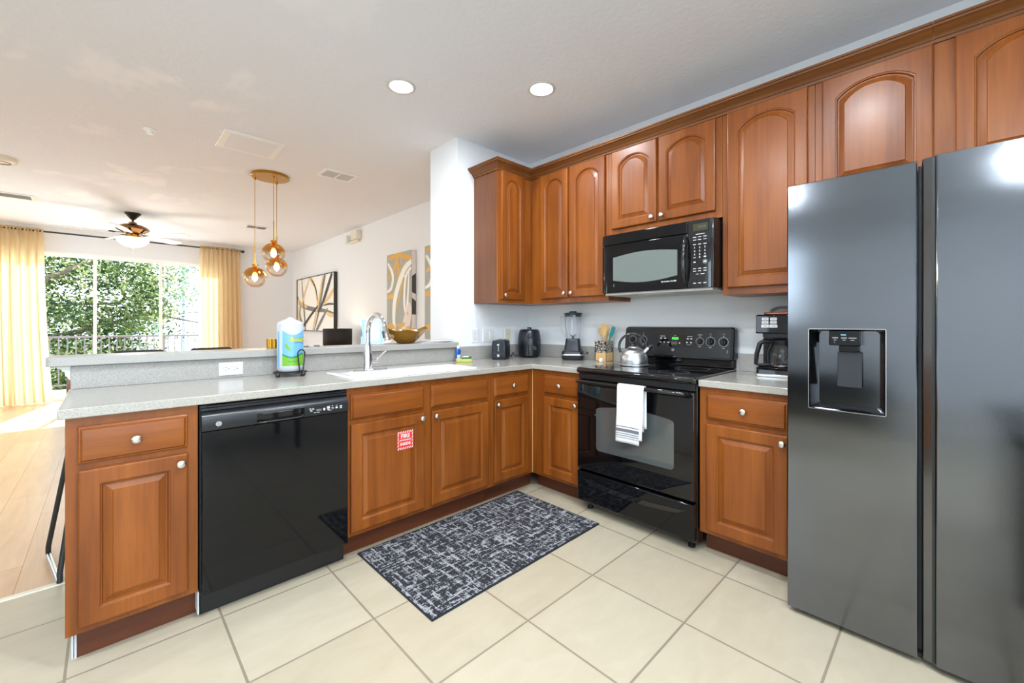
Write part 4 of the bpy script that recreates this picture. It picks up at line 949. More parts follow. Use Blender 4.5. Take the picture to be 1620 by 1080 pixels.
# utensil holder: wooden box with a black stencilled upper part, and the utensils in it
t = thing('utensil_holder', 'square wooden utensil box with black-and-cream patterned upper half, left of the stove', 'utensil holder', (-.078, -.874, Z0), RW)
m = MB(); w0 = .050
for a, b2, c, d2 in ((-w0, w0, -w0, -w0+.006), (-w0, w0, w0-.006, w0), (-w0, -w0+.006, -w0, w0), (w0-.006, w0, -w0, w0)): m.box(a, b2, c, d2, .002, .070)
m.box(-w0, w0, -w0, w0, 0, .006); m.obj('box', 'bamboo', t, smooth=0)
m = MB()
for a, b2, c, d2 in ((-w0, w0, -w0, -w0+.006), (-w0, w0, w0-.006, w0), (-w0, -w0+.006, -w0, w0), (w0-.006, w0, -w0, w0)): m.box(a, b2, c, d2, .070, .158)
m.obj('patterned_band', 'stencil_pattern', t, smooth=0)
def utensil(name, kind, label, cat, base_, top, mt, hw=.022, group='cooking utensils in the wooden box', hl=.075):
    b0, t0 = Vector(base_), Vector(top); dd = (t0 - b0).normalized()
    m = MB(); hb = t0 - dd * hl
    m.tube([b0, hb], [.0045, .0055], 10)
    if kind == 'spoon': m.tube([hb, hb + dd*hl*.25, hb + dd*hl*.55, hb + dd*hl*.85, t0], [.0055, hw*.7, hw, hw*.75, hw*.2], 14, flat=.3, upv=(1, 0, 0.01))
    elif kind == 'flat': m.tube([hb, hb + dd*hl*.2, hb + dd*hl*.5, t0 - dd*.002, t0], [.0055, hw*.8, hw, hw*1.05, hw*.95], 4, flat=.16, upv=(1, 0, 0.01))
    else: m.tube([hb, hb + dd*hl*.15, t0 - dd*.006, t0], [.0055, hw, hw, hw*.8], 12, flat=.25, upv=(1, 0, 0.01))
    o = m.obj(name, mt, smooth=50); tag(o, label, cat, group)
zb = Z0 + .010
utensil('wooden_spoon', 'spoon', 'rounded bamboo spoon leaning left in the patterned utensil box', 'spoon', (-.065, -.885, zb), (-.085, -.838, Z0 + .262), 'bamboo', .021)
utensil('wooden_spatula', 'flat', 'flat bamboo turner, the highest of the tools in the patterned utensil box', 'spatula', (-.080, -.880, zb), (-.100, -.884, Z0 + .293), 'bamboo', .024, hl=.10)
utensil('wooden_spoon', 'spoon', 'slim bamboo tool just right of the flat turner in the utensil box', 'spoon', (-.070, -.862, zb), (-.090, -.912, Z0 + .285), 'bamboo', .014)
utensil('wooden_spoon', 'spoon', 'pale wooden spoon between the bamboo tools and the teal spatula', 'spoon', (-.078, -.860, zb), (-.070, -.940, Z0 + .275), 'pale_wood', .018)
utensil('wooden_spoon', 'flat', 'pale wooden scraper directly beside the teal spatula', 'spatula', (-.060, -.866, zb), (-.050, -.950, Z0 + .268), 'pale_wood', .014)
utensil('silicone_spatula', 'blade', 'teal silicone spatula leaning right in the utensil box', 'spatula', (-.080, -.856, zb), (-.095, -.975, Z0 + .268), 'teal_silicone', .0165, hl=.085)
m = MB(); m.lathe([(.013, 0), (.016, .003), (.016, .020), (.010, .029), (.004, .033), (.0001, .034)], (0, 0, 0), 18); o = m.obj('plastic_cap', 'white_plastic', smooth=50); o.location = (-.165, -.905, Z0); tag(o, 'small round white plastic cap on the worktop in front of the utensil box', 'cap')

# kettle
t = thing('kettle', 'brushed steel stovetop kettle with a black ring handle on the cooktop', 'kettle', (-.305, -1.262, .9232), -1.05)
m = MB(); m.lathe([(.088, 0), (.096, .004), (.096, .010), (.090, .014), (.0915, .03), (.090, .055), (.084, .078), (.072, .098), (.055, .112), (.036, .121), (.034, .123)], n=44); m.obj('body', 'kettle_steel', t, smooth=50)
m = MB(); m.lathe([(.036, .121), (.034, .126), (.020, .131), (.010, .132)], n=30); ld2 = m.obj('lid', 'kettle_steel', t); m = MB(); m.lathe([(.009, .131), (.007, .142), (.013, .148), (.014, .156), (.009, .162), (.0001, .163)], n=18); m.obj('lid_knob', 'black_plastic', ld2)
m = MB(); pts = []
for i in range(19):
    a = PI * (-.16 + 1.32 * i / 18); pts.append((.088 * math.cos(a) - .008, 0, .128 + .085 * math.sin(a)))
m.tube(pts, .0085, 12); m.obj('handle', 'black_gloss', t, smooth=60)
m = MB(); m.cyl((.062, -.012, .082), (.098, -.018, .124), .017, .0135, 18); sp_ = m.obj('spout', 'kettle_steel', t); m = MB(); m.cyl((.096, -.0177, .122), (.110, -.020, .138), .0155, .012, 18); m.box(.098, .120, -.024, -.014, .136, .144); m.obj('spout_cap', 'black_plastic', sp_)

# dish towel over the oven handle
hz, hx = .842, -.7205
def towel(y0, y1, zb_f, zb_b, off, name, label=None, par=None, front=True):
    m = MB(); path = []
    r = .0155 + off
    n = 22
    for i in range(n + 1): path.append((hx - r - .0015 * math.sin(i * .4), zb_f + (hz - zb_f) * i / n))
    for i in range(1, 10): a = PI - PI * i / 10; path.append((hx + r * math.cos(a), hz + r * math.sin(a)))
    for i in range(12): path.append((hx + r, hz - (hz - zb_b) * i / 11 ))
    N_ = len(path)
    def fn(i, j):
        k = min(N_ - 1, int(round(j * (N_ - 1)))); x, z = path[k]
        w = 1 - .0 * j; yy = y0 + (y1 - y0) * i
        if k <= n: yy -= (-.010) * (1 - k / n) ; x -= .0025 * math.sin(i * 7 + .6) * (1 - k / n)
        return (x, yy, z)
    m.grid(fn, 14, N_ - 1)
    o = m.obj(name, 'towel_white', par, smooth=60); s = o.modifiers.new('thick', 'SOLIDIFY'); s.thickness = .003; s.offset = 1
    return o
t = thing('dish_towel', 'white kitchen towel with grey stripes hanging over the stove handle', 'towel', (0, 0, 0))
towel(-1.405, -1.553, .528, .60, .0, 'cloth', par=t); towel(-1.425, -1.570, .556, .62, -.0012, 'under_fold', par=t)
m = MB()
for za, zb2 in ((.618, .622), (.590, .608), (.578, .582), (.566, .570), (.554, .557)):
    m.grid(lambda i, j: (hx - .0155 - .0045 - .0025 * math.sin(i * 7 + .6) * (1 - (za - .528) / .314) - .0015, -1.4045 + (-.149) * i + .010 * (1 - (za + (zb2-za)*j - .528) / .314), za + (zb2 - za) * j), 14, 1)
m.obj('stripes', 'stripe_grey', t, smooth=0)

# coffee maker
t = thing('coffee_maker', 'black drip coffee maker with glass carafe beside the refrigerator', 'coffee maker', (-.245, -1.984, Z0), RW + .06)
m = MB(); m.rbox(0, .200, 0, .215, .010, .052, .012); bs = m.obj('base', 'black_gloss', t, bevel=.003)
m = MB(); m.rbox(-.003, .203, -.004, .217, 0, .015, .012); m.obj('base_trim', 'brushed_nickel', t, bevel=.002)
m = MB(); m.box(.005, .195, .150, .215, .050, .25); m.obj('column', 'black_plastic', t, bevel=.006)
m = MB(); m.rings([[(x, y, z) for y, z in ((.215, .238), (.004, .238), (.0, .243), (.006, .338), (.012, .343), (.215, .343))] for x in (0, .200)]); hd = m.obj('brew_head', 'black_panel', t, bevel=.005, smooth=35)
m = MB(); m.lathe([(.062, .232), (.072, .22), (.066, .214), (.0001, .213)], (.105, .09, .003), 24); m.box(.03, .18, .02, .15, .218, .238); m.obj('filter_basket', 'black_plastic', t, smooth=40)
m = MB()
for r_, z in enumerate((.319, .300, .279)):
    for c_ in (0, 1):
        w = .032 if r_ < 2 else .037; h = .015 if r_ < 2 else .018; xx = .045 + c_ * .040
        m.prism(rrect(xx - w/2, xx + w/2, z - h/2, z + h/2, .002, 2), 'y', -.0005 + (z - .243) * .063, .006 + (z - .243) * .063)
bt = m.obj('buttons', 'print_white', hd, smooth=0)
m = MB()
for z in (.319, .300, .279):
    for c_ in (0, 1): dash(m, .045 + c_ * .040, z, -.0009 + (z - .243) * .063, .018, .003)
m.obj('button_print', 'print_grey', hd, smooth=0)
m = MB(); m.rbox(.03, .19, .02, .20, .343, .356, .03); ldl = m.obj('lid', 'copper_lid', t, bevel=.004); 
m = MB(); m.lathe([(.068, .356), (.070, .362), (.060, .378), (.035, .390), (.0001, .393)], (.115, .11, 0), 26); m.obj('reservoir_cover', 'jar_plastic', t, smooth=50, label='clear domed cover')
cf = thing('carafe', 'glass coffee carafe with black handle on the coffee maker plate', 'carafe', t.location + Vector((.09, -.112, .053)), RW + .35)
m = MB(); q = [(.050, .0), (.064, .010), (.068, .035), (.066, .075), (.056, .115), (.050, .128)]
m.lathe(q, (0, 0, 0), 30, cap1=False); m.obj('glass', 'clear_glass', cf, smooth=60)
m = MB(); m.lathe([(.051, .122), (.054, .132), (.054, .146), (.048, .152), (.0001, .154)], n=28); m.lathe([(.067, .004), (.0695, .010), (.066, .015)], n=30, cap0=False, cap1=False); m.obj('collar', 'black_plastic', cf)
m = MB(); m.lathe([(.060, .0), (.068, .004), (.0695, .012), (.066, .016)], n=30, cap1=False); m.obj('bottom_band', 'chrome', cf)
m = MB(); m.tube([(-.050, 0, .138), (-.090, 0, .142), (-.112, 0, .128), (-.128, 0, .07), (-.132, 0, .012), (-.110, 0, .006), (-.067, 0, .010)], [.010, .011, .011, .010, .009, .008, .007], 10, flat=1.2); m.tube([(-.056, 0, .13), (-.074, 0, .08), (-.070, 0, .010)], [.006, .006, .006], 8); m.obj('handle', 'black_plastic', cf, smooth=50)

# ------------------------------------------------------------------ on the bar ledge
ZL = 1.0585
t = thing('decorative_bowl', 'amber-gold leaf shaped bowl holding patterned balls on the bar ledge', 'bowl', (-1.262, .065, ZL), .12)
m = MB(); n = 48; rs = []
for k, (f_, z) in enumerate(((.0, .0), (.28, .0005), (.36, .003), (.58, .036), (.76, .066), (.88, .084), (.96, .094))):
    ring = []
    for i in range(n):
        a = 2*PI*i/n; ca, sa = math.cos(a), math.sin(a)
        tip = abs(ca) ** 8; w = f_ ** 2
        ex = .205 * f_ * (ca * .84 + .16 * math.copysign(tip, ca)) ; ey = .115 * f_ * sa
        ring.append((ex, ey, z + w * (.026 * tip + .006 * math.sin(6 * a + .8))))
    rs.append(ring)
inner = [[(p[0] * .965, p[1] * .96, p[2] + .004) for p in r] for r in reversed(rs)]
rs2 = rs + inner
rs2[0] = [(.002 * math.cos(2*PI*i/n), .002 * math.sin(2*PI*i/n), 0) for i in range(n)]
rs2[-1] = [(.002 * math.cos(2*PI*i/n), .002 * math.sin(2*PI*i/n), .005) for i in range(n)]
m.rings(rs2); m.obj('bowl_shell', 'gold_leaf', t, smooth=60)
for i, (x, y, z, r, lb_) in enumerate(((-1.372, .058, .073, .034, 'cream and gold swirled ball at the left end of the gold bowl'), (-1.305, .082, .072, .034, 'gold swirled ball second from the left in the gold bowl'), (-1.262, .036, .072, .035, 'cream and gold ball in the middle of the gold bowl'), (-1.195, .066, .073, .036, 'cream and gold swirled ball at the right end of the gold bowl'))):
    m = MB(); m.sphere((0, 0, 0), r, 24, 16)
    for k in range(3):
        m.tube([(math.cos(a) * r * math.cos(.5*k) , math.sin(a) * r, math.sin(.9*k + 1.2*math.sin(a)) * r * .0 + math.cos(a) * r * math.sin(.5*k + .4)) for a in [2*PI*q/24 for q in range(24)]], .0035, 6, mi=1, loop=True)
    o = m.obj('decorative_ball', ['decor_cream', 'decor_gold'], smooth=60); o.location = (x, y, ZL + z); o.rotation_euler = (i * .8, i * 1.3, i); tag(o, lb_, 'decorative ball', 'decorative balls in the gold bowl')
t = thing('sign_holder', 'clear stand with a pale blue printed card behind the faucet', 'card stand', (-1.530, .055, ZL), -.30)
m = MB(); m.box(-.076, .076, -.030, .035, 0, .003); m.box(-.076, .076, -.004, -.002, .003, .180); m.box(-.076, .076, .002, .004, .003, .180); m.obj('acrylic', 'clear_glass', t, smooth=0)
m = MB(); m.box(-.073, .073, -.0015, .0015, .004, .178, 0)
random.seed(3)
for s in (-1, 1):
    vs = [(s * .0729, -.0018, .005 + .172 * i / 14) for i in range(15)] + [(s * (.0729 - .012 - .014 * abs(math.sin(i * .9 + s))), -.0018, .005 + .172 * i / 14) for i in range(15)]
    m.add(vs, [(i, i+1, i+16, i+15) for i in range(14)], 1)
m.add([(-.05, -.0018, .03), (.05, -.0018, .03), (.05, -.0018, .155), (-.05, -.0018, .155)], [(0, 1, 2, 3)], 2)
m.obj('card', ['card_blue', 'card_wash', 'card_pale'], t, smooth=0)
for i, (x, y, a, w, d_, z, mt, lb_) in enumerate(((-1.02, .085, .10, .28, .105, 0, 'paper_white', 'white booklet lying lowest on the right end of the bar ledge'), (-1.00, .080, -.06, .26, .10, .005, 'paper_blue', 'blue-edged brochure in the middle of the small paper pile on the ledge'), (-.985, .075, .05, .23, .095, .008, 'paper_white', 'white folded leaflet topmost on the right end of the bar ledge'))):
    m = MB(); m.box(-w/2, w/2, -d_/2, d_/2, 0, .0045 if i == 0 else .003); o = m.obj('brochure', mt, bevel=.0006); o.location = (x, y, ZL + z); o.rotation_euler = (0, 0, a); tag(o, lb_, 'brochure', 'papers at the end of the bar ledge')
# gold ribbed pot and small black frame
m = MB(); prf = []
n = 48
m.rings([[( (.029 + (.0018 if i % 2 else 0)) * math.cos(2*PI*i/n), (.029 + (.0018 if i % 2 else 0)) * math.sin(2*PI*i/n), z) for i in range(n)] for z in (0, .056)]); o = m.obj('candle_holder', 'brass', smooth=20); o.location = (-2.150, .075, ZL); tag(o, 'small gold ribbed candle holder on the ledge left of the paper towels', 'candle holder')
t = thing('picture_frame', 'thin black picture frame mostly hidden behind the paper towels', 'picture frame', (-2.090, .105, ZL), .9)
m = MB()
for a, b2, c, d2 in ((-.045, -.037, 0, .125), (.037, .045, 0, .125), (-.037, .037, 0, .008), (-.037, .037, .117, .125)): m.box(a, b2, -.006, .006, c, d2)
m.box(-.01, .01, .006, .035, 0, .003); m.obj('frame', 'frame_black', t); m = MB(); m.box(-.037, .037, -.001, .003, .008, .117); m.obj('print', 'canvas_cream', t, smooth=0)
for i, (x, y, w, lb_) in enumerate(((-1.985, .085, .085, 'flat dark trinket with a small raised knob on the ledge right of the paper towels'), (-1.935, .095, .040, 'small pale trinket in the middle of three on the ledge'), (-1.885, .100, .030, 'smallest grey trinket, nearest the black lamp shade, on the ledge'))):
    m = MB(); m.rbox(-w/2, w/2, -.018, .018, 0, .008, .008); 
    if i == 0: m.lathe([(.010, .008), (.008, .016), (.0001, .017)], (.005, 0, 0), 12)
    o = m.obj('trinket', ['stroke_grey', 'vent_grey', 'stroke_grey'][i], bevel=.002); o.location = (x, y, ZL); tag(o, lb_, 'trinket', 'trinkets on the bar ledge')

# ------------------------------------------------------------------ rug
t = thing('rug', 'black and grey crosshatched kitchen rug in front of the sink cabinet', 'rug', (-1.326, -.934, 0), .006)
m = MB(); m.box(-.585, .585, -.340, .340, 0.0005, .0085); m.obj('pile', 'rug_weave', t, bevel=.002)
m = MB()
for a, b2, c, d2 in ((-.592, .592, -.349, -.340), (-.592, .592, .340, .349), (-.592, -.585, -.340, .340), (.585, .592, -.340, .340)): m.box(a, b2, c, d2, 0.0005, .0075)
m.obj('binding', 'rug_binding', t, bevel=.002)
# ------------------------------------------------------------------ ceiling fixtures
CAN = [(-1.524, -.335), (-.863, -.930), (-2.30, -1.70), (-1.55, -2.35), (-3.05, -3.05), (-2.30, -3.75), (-4.0, -1.5), (-4.6, -3.2)]
clab = {0: 'round recessed ceiling light with white trim above the sink, left of the pair', 1: 'round recessed ceiling light with white trim above the stove side, right of the pair'}
for i, (x, y) in enumerate(CAN):
    t = thing('recessed_light', clab.get(i, 'round recessed ceiling light with white trim, one of those behind the viewer'), 'ceiling light', (x, y, H), 0, 'recessed ceiling lights')
    m = MB(); m.lathe([(.090, 0), (.088, -.004), (.074, -.006), (.070, -.002), (.068, -.0015), (.068, 0)], n=36, cap0=False, cap1=False); m.obj('trim_ring', 'vent_grey', t, smooth=60)  # ring coloured grey to stand in for the shaded baffle
    m = MB(); m.lathe([(.069, -.0035), (.050, -.010), (.020, -.014), (.0001, -.0145)], n=30, cap0=False); m.obj('lens', 'lamp_glow', t, smooth=60)
    light('can_light', 'AREA', (0, 0, -.020), 10 if i < 2 else 21, (.84, .92, 1.0), .13, parent=t)
def ceil_box(name, x, y, w, d, label, cat, slats=0, h=.008):
    t = thing(name, label, cat, (x, y, H))
    m = MB(); m.box(-w/2, w/2, -d/2, d/2, -h, 0); m.obj('frame', 'white_trim', t, bevel=.003)
    return t
t = ceil_box('access_panel', -1.995, 1.325, .435, .41, 'square white access panel set in the ceiling left of the brass lamp', 'ceiling panel'); m = MB(); m.box(-.17, .17, -.165, .165, -.011, -.008); m.obj('hatch', 'ceiling_paint', t, bevel=.002)
t = ceil_box('ceiling_vent', -1.190, 1.545, .335, .25, 'white ceiling register with two grilles right of the brass lamp', 'vent')
for s in (-1, 1):
    m = MB(); 
    for k in range(11): m.box(s*.072 - .062, s*.072 + .062, -.088 + k*.016, -.082 + k*.016, -.012, -.006)
    m.obj('grille', 'vent_grey', t, smooth=0)
for x, y, w, d_, lb_ in ((-3.81, 4.83, .66, .26, 'long white ceiling vent with dark slots at the far left above the curtain'), (-1.20, 4.70, .32, .22, 'dark-slotted ceiling vent above the hanging brass lamp cords'),):
    t = ceil_box('ceiling_vent', x, y, w, d_, lb_, 'vent', h=.012)
    nn = 2
    for s in range(nn):
        m = MB(); x0 = -w/2 + .03 + s * (w - .06) / nn
        for k in range(5): m.box(x0 + .006, x0 + (w - .06) / nn - .006, -d_/2 + .03 + k * (d_ - .06) / 5, -d_/2 + .03 + (k + .55) * (d_ - .06) / 5, -.015, -.010)
        m.obj('slot', 'vent_dark', t, smooth=0)
t = thing('smoke_detector', 'round white smoke detector on the ceiling at the far left', 'smoke detector', (-3.555, 3.20, H))
m = MB(); m.lathe([(.100, 0), (.100, -.020), (.094, -.034), (.068, -.044), (.0001, -.042)], n=32); m.obj('housing', 'ivory_plastic', t, smooth=40)
m = MB(); m.lathe([(.064, -.0435), (.060, -.047), (.052, -.0465)], n=28, cap0=False, cap1=False); m.obj('vent_ring', 'vent_dark', t)
t = thing('sprinkler', 'small white fire sprinkler cap on the ceiling near the access panel', 'sprinkler', (-2.625, 1.545, H))
m = MB(); m.lathe([(.042, 0), (.040, -.006), (.020, -.010), (.016, -.030), (.022, -.034), (.0001, -.036)], n=24); m.obj('escutcheon', 'white_trim', t)
# alarm on the living room wall
t = thing('alarm_unit', 'white wall-mounted alarm box with a small sensor high on the living room wall', 'alarm', (-.030, 3.70, 2.575), RW)
m = MB(); m.box(-.09, .13, -.085, 0, -.065, .075); m.obj('housing', 'ivory_plastic', t, bevel=.008)
m = MB(); m.box(-.32, -.20, -.10, -.03, -.085, .035); m.obj('sensor', 'white_plastic', t, bevel=.008)
m = MB(); m.box(-.24, .10, -.055, 0, -.10, -.066); m.obj('bracket', 'ivory_plastic', t, bevel=.004)

# ------------------------------------------------------------------ pendant lamp
PC = (-1.672, 2.035)
t = thing('pendant_lamp', 'brass pendant lamp with three amber and clear glass globes on thin cords', 'pendant lamp', (PC[0], PC[1], H))
m = MB(); m.lathe([(.168, 0), (.170, -.004), (.170, -.022), (.166, -.026), (.0001, -.027)], n=48); m.obj('canopy', 'brass', t, smooth=40)
globes = [(-1.788, 2.132, 1.672, .105), (-1.661, 1.962, 1.908, .104), (-1.585, 2.147, 1.795, .104)]
for gx, gy, gz, gr in globes:
    x, y = gx - PC[0], gy - PC[1]; z = gz - H
    m = MB(); m.cyl((x, y, -.027), (x, y, z + gr + .03), .0028, n=8); m.lathe([(.012, -.026), (.012, -.040), (.004, -.044)], (x, y, 0), 14); cd = m.obj('cord', 'brass', t)
    m = MB(); m.cyl((x, y, z + gr + .02), (x, y, z + gr + .22), .0055, n=10); m.lathe([(.012, .03), (.028, .024), (.030, .016), (.022, .010), (.018, -.004), (.012, -.008)], (x, y, z + gr), 22); m.cyl((x, y, z + gr - .05), (x, y, z + gr - .006), .015, n=16); m.obj('socket', 'brass', cd)
    m = MB(); prf = [(max(.001, gr * math.sin(a)), -gr * math.cos(a)) for a in [PI * (.13 + .80 * i / 20) for i in range(21)]]
    m.lathe(prf, (0, 0, 0), 36, cap0=False, cap1=False); g = m.obj('globe', 'amber_globe', t, smooth=80); g.location = (x, y, z)
    m = MB(); m.lathe([(.010, .05), (.014, .035), (.024, .012), (.026, -.004), (.020, -.022), (.010, -.031), (.0005, -.033)], (0, 0, 0), 20); b_ = m.obj('bulb', 'bulb_glow', g, smooth=60)
    light('bulb_light', 'POINT', (gx, gy, gz - .045), 3.0, (1, .74, .40), .03)

# ------------------------------------------------------------------ ceiling fan
t = thing('ceiling_fan', 'ceiling fan with pale blades, bronze housing and glowing white glass bowl', 'ceiling fan', (-2.615, 4.95, H))
m = MB(); m.lathe([(.088, 0), (.086, -.012), (.070, -.030), (.030, -.080), (.020, -.090)], n=32); m.cyl((0, 0, -.085), (0, 0, -.135), .012); m.obj('canopy', 'dark_bronze', t, smooth=40)
m = MB(); m.lathe([(.04, -.125), (.045, -.145), (.10, -.160), (.155, -.188), (.178, -.218), (.176, -.226), (.14, -.250), (.09, -.275), (.05, -.285)], n=44); m.obj('motor_housing', 'bronze', t, smooth=40)
m = MB(); m.lathe([(.05, -.283), (.078, -.29), (.082, -.325), (.070, -.335)], n=32); m.obj('light_fitter', 'brass', t, smooth=40)
m = MB(); m.lathe([(.075, -.328), (.125, -.335), (.175, -.350), (.165, -.385), (.120, -.430), (.060, -.455), (.0001, -.460)], n=40); m.obj('glass_bowl', 'frosted_bowl', t, smooth=60)
m = MB(); m.cyl((.0, 0, -.46), (.0, 0, -.545), .0018, n=6); m.sphere((0, 0, -.472), .009, 10, 8); m.obj('pull_chain', 'brass', t)
for k in range(5):
    a = math.radians(38 + 72 * k); ca, sa = math.cos(a), math.sin(a)
    m = MB(); m.T = Matrix.Rotation(a, 4, 'Z') @ Matrix.Translation((0, 0, -.285)) @ Matrix.Rotation(-.24, 4, 'X')
    pts = [(.17, -.040), (.24, -.062), (.45, -.078), (.62, -.076), (.68, -.055), (.70, 0), (.68, .055), (.62, .076), (.45, .078), (.24, .062), (.17, .040)]
    m.prism(pts, 'z', -.004, .004); bl = m.obj('blade', 'fan_white', t, bevel=.002)
    m = MB(); m.T = Matrix.Rotation(a, 4, 'Z') @ Matrix.Translation((0, 0, -.280)); m.box(.08, .20, -.018, .018, .004, .010); m.box(.17, .24, -.045, .045, .003, .008); m.obj('blade_bracket', 'dark_bronze', bl, bevel=.002)
light('fan_light', 'POINT', (-2.615, 4.95, H - .52), 16, (1, .97, .93), .10)

# ------------------------------------------------------------------ curtains and rod
t = thing('curtain_rod', 'thin black curtain rod with ball finial across the patio door', 'curtain rod', (-2.6, 6.76, 2.598))
m = MB(); m.cyl((-1.75, 0, 0), (1.600, 0, 0), .0125, n=12); m.obj('rod', 'chair_black', t)
m = MB(); m.sphere((1.630, 0, 0), .028, 16, 10); m.cyl((1.595, 0, 0), (1.61, 0, 0), .018); m.obj('finial', 'chair_black', t)
for x in (-1.2, 1.52): m = MB(); m.box(x - .012, x + .012, .0, .125, -.012, .012); m.box(x - .02, x + .02, .120, .138, -.04, .04); m.obj('bracket', 'chair_black', t)
def curtain(name, x0, x1, label, folds, seed, flare=0.0):
    random.seed(seed); ph = [random.uniform(0, 6.28) for _ in range(6)]
    def fn(i, j):
        u = i; z = 2.585 * (1 - j) + .012 * j if j > 0 else 2.625
        jj = j
        x = x0 + (x1 - x0) * u + flare * (j ** 2) * u
        am = .028 + .022 * j
        y = 6.76 + am * math.sin(u * folds * 2 * PI + ph[0] + .5 * math.sin(3 * j + ph[1])) + .014 * math.sin(u * folds * 3.7 * PI + ph[2] + j) 
        x += .010 * math.cos(u * folds * 2 * PI + ph[3]) * (1 + j)
        if j < .06: 
            k = j / .06; y = 6.76 + (y - 6.76) * k + .022 * math.sin(u * folds * 7 * PI + ph[4]) * (1 - k) * (1 if j > .0 else 1.2)
            x += .012 * math.sin(40 * j * 3 + u * 60) * (1 - k)
        return (x, y - (.015 if j < .03 else 0), 2.635 - (2.635 - .012) * j)
    m = MB(); m.grid(fn, 150, 44); o = m.obj(name, 'curtain_cloth', smooth=80); tag(o, label, 'curtain', 'curtains at the patio door'); return o
curtain('curtain', -4.35, -3.565, 'cream-yellow gathered curtain at the left side of the patio door, reaching the floor', 9, 5, .09)
curtain('curtain', -1.640, -1.005, 'cream-yellow gathered curtain at the right side of the patio door, below the ball finial', 9, 11, .06)

# ------------------------------------------------------------------ wall art (painted strokes lie on the canvas face)
def stroke(m, pts, w0, w1, mi, y):
    n = 22; P = []
    for i in range(n + 1):
        u = i / n * (len(pts) - 1); k = min(int(u), len(pts) - 2); f = u - k
        p = [Vector(pts[max(0, min(len(pts) - 1, k + o))]) for o in (-1, 0, 1, 2)]
        q = 0.5 * ((2 * p[1]) + (-p[0] + p[2]) * f + (2*p[0] - 5*p[1] + 4*p[2] - p[3]) * f*f + (-p[0] + 3*p[1] - 3*p[2] + p[3]) * f**3); P.append(q)
    vs = []
    for i, q in enumerate(P):
        d = (P[min(n, i+1)] - P[max(0, i-1)]).normalized(); s_ = i / n; w = (w0 + (w1 - w0) * s_) * (.35 + .65 * math.sin(PI * min(1, .12 + s_ * .8)))
        nx, nz = -d.y, d.x
        vs += [(q.x + nx*w, y, q.y + nz*w), (q.x - nx*w, y, q.y - nz*w)]
    m.add(vs, [(2*i, 2*i+2, 2*i+3, 2*i+1) for i in range(n)], mi)
def clipx(m, x0, x1, z0, z1): m.v = [(min(max(v[0], x0), x1), v[1], min(max(v[2], z0), z1)) for v in m.v]
# big framed landscape canvas (local x runs toward the viewer)
Wp, Hp = 1.93, 1.005
t = thing('painting', 'large framed abstract canvas with grey and gold brushstrokes on cream, on the living room wall', 'painting', (-.032, 6.455, 1.075), RW)
m = MB(); m.box(0, Wp, -.045, -.004, 0, Hp, 0); b0 = len(m.v)
S_ = lambda x, z: (x * Wp, z * Hp)
y = -.0465
st = [([S_(0,.66), S_(.12,.50), S_(.45,.40), S_(.75,.36), S_(1,.30)], .05, .035, 2), ([S_(0,.62), S_(.15,.50), S_(.3,.46)], .03, .05, 4), ([S_(.78,1), S_(.70,.7), S_(.62,.35), S_(.5,0)], .07, .03, 2), ([S_(.72,1), S_(.66,.7), S_(.56,.35), S_(.46,0)], .03, .05, 4),
      ([S_(.95,1), S_(.84,.75), S_(.72,.5), S_(.6,.33)], .06, .04, 3), ([S_(1,.72), S_(.86,.58), S_(.73,.46)], .05, .03, 4), ([S_(.14,1), S_(.18,.6), S_(.22,.3), S_(.25,0)], .025, .05, 2), ([S_(.38,1), S_(.22,.7), S_(.13,.45)], .02, .04, 4),
      ([S_(.38,1), S_(.52,.8), S_(.58,.5)], .05, .02, 4), ([S_(.42,.97), S_(.54,.78), S_(.59,.55)], .02, .02, 3), ([S_(0,.05), S_(.2,.1), S_(.4,.28), S_(.6,.45)], .03, .035, 3), ([S_(.1,.5), S_(.08,.3), S_(.16,.12), S_(.2,.06)], .03, .03, 2),
      ([S_(.03,.45), S_(.04,.25), S_(.12,.12)], .02, .03, 4), ([S_(.75,.45), S_(.88,.47), S_(1,.46)], .015, .02, 3), ([S_(.8,.33), S_(.9,.28), S_(1,.27)], .03, .04, 4), ([S_(.85,.4), S_(.7,.2), S_(.56,0)], .02, .05, 2)]
for i, (p, a, b2, mi) in enumerate(st): stroke(m, p, a, b2, mi, y - .0003 * i)
clipx(m, 0, Wp, 0, Hp); m.obj('canvas', ['canvas_cream', 'canvas_grey', 'stroke_grey', 'stroke_dark', 'stroke_gold'], t, smooth=0)
m = MB()
for a, b2, c, d2 in ((-.012, 0, -.012, Hp+.012), (Wp, Wp+.012, -.012, Hp+.012), (0, Wp, -.012, 0), (0, Wp, Hp, Hp+.012)): m.box(a, b2, -.060, 0, c, d2)
m.obj('frame', 'frame_black', t, bevel=.002)
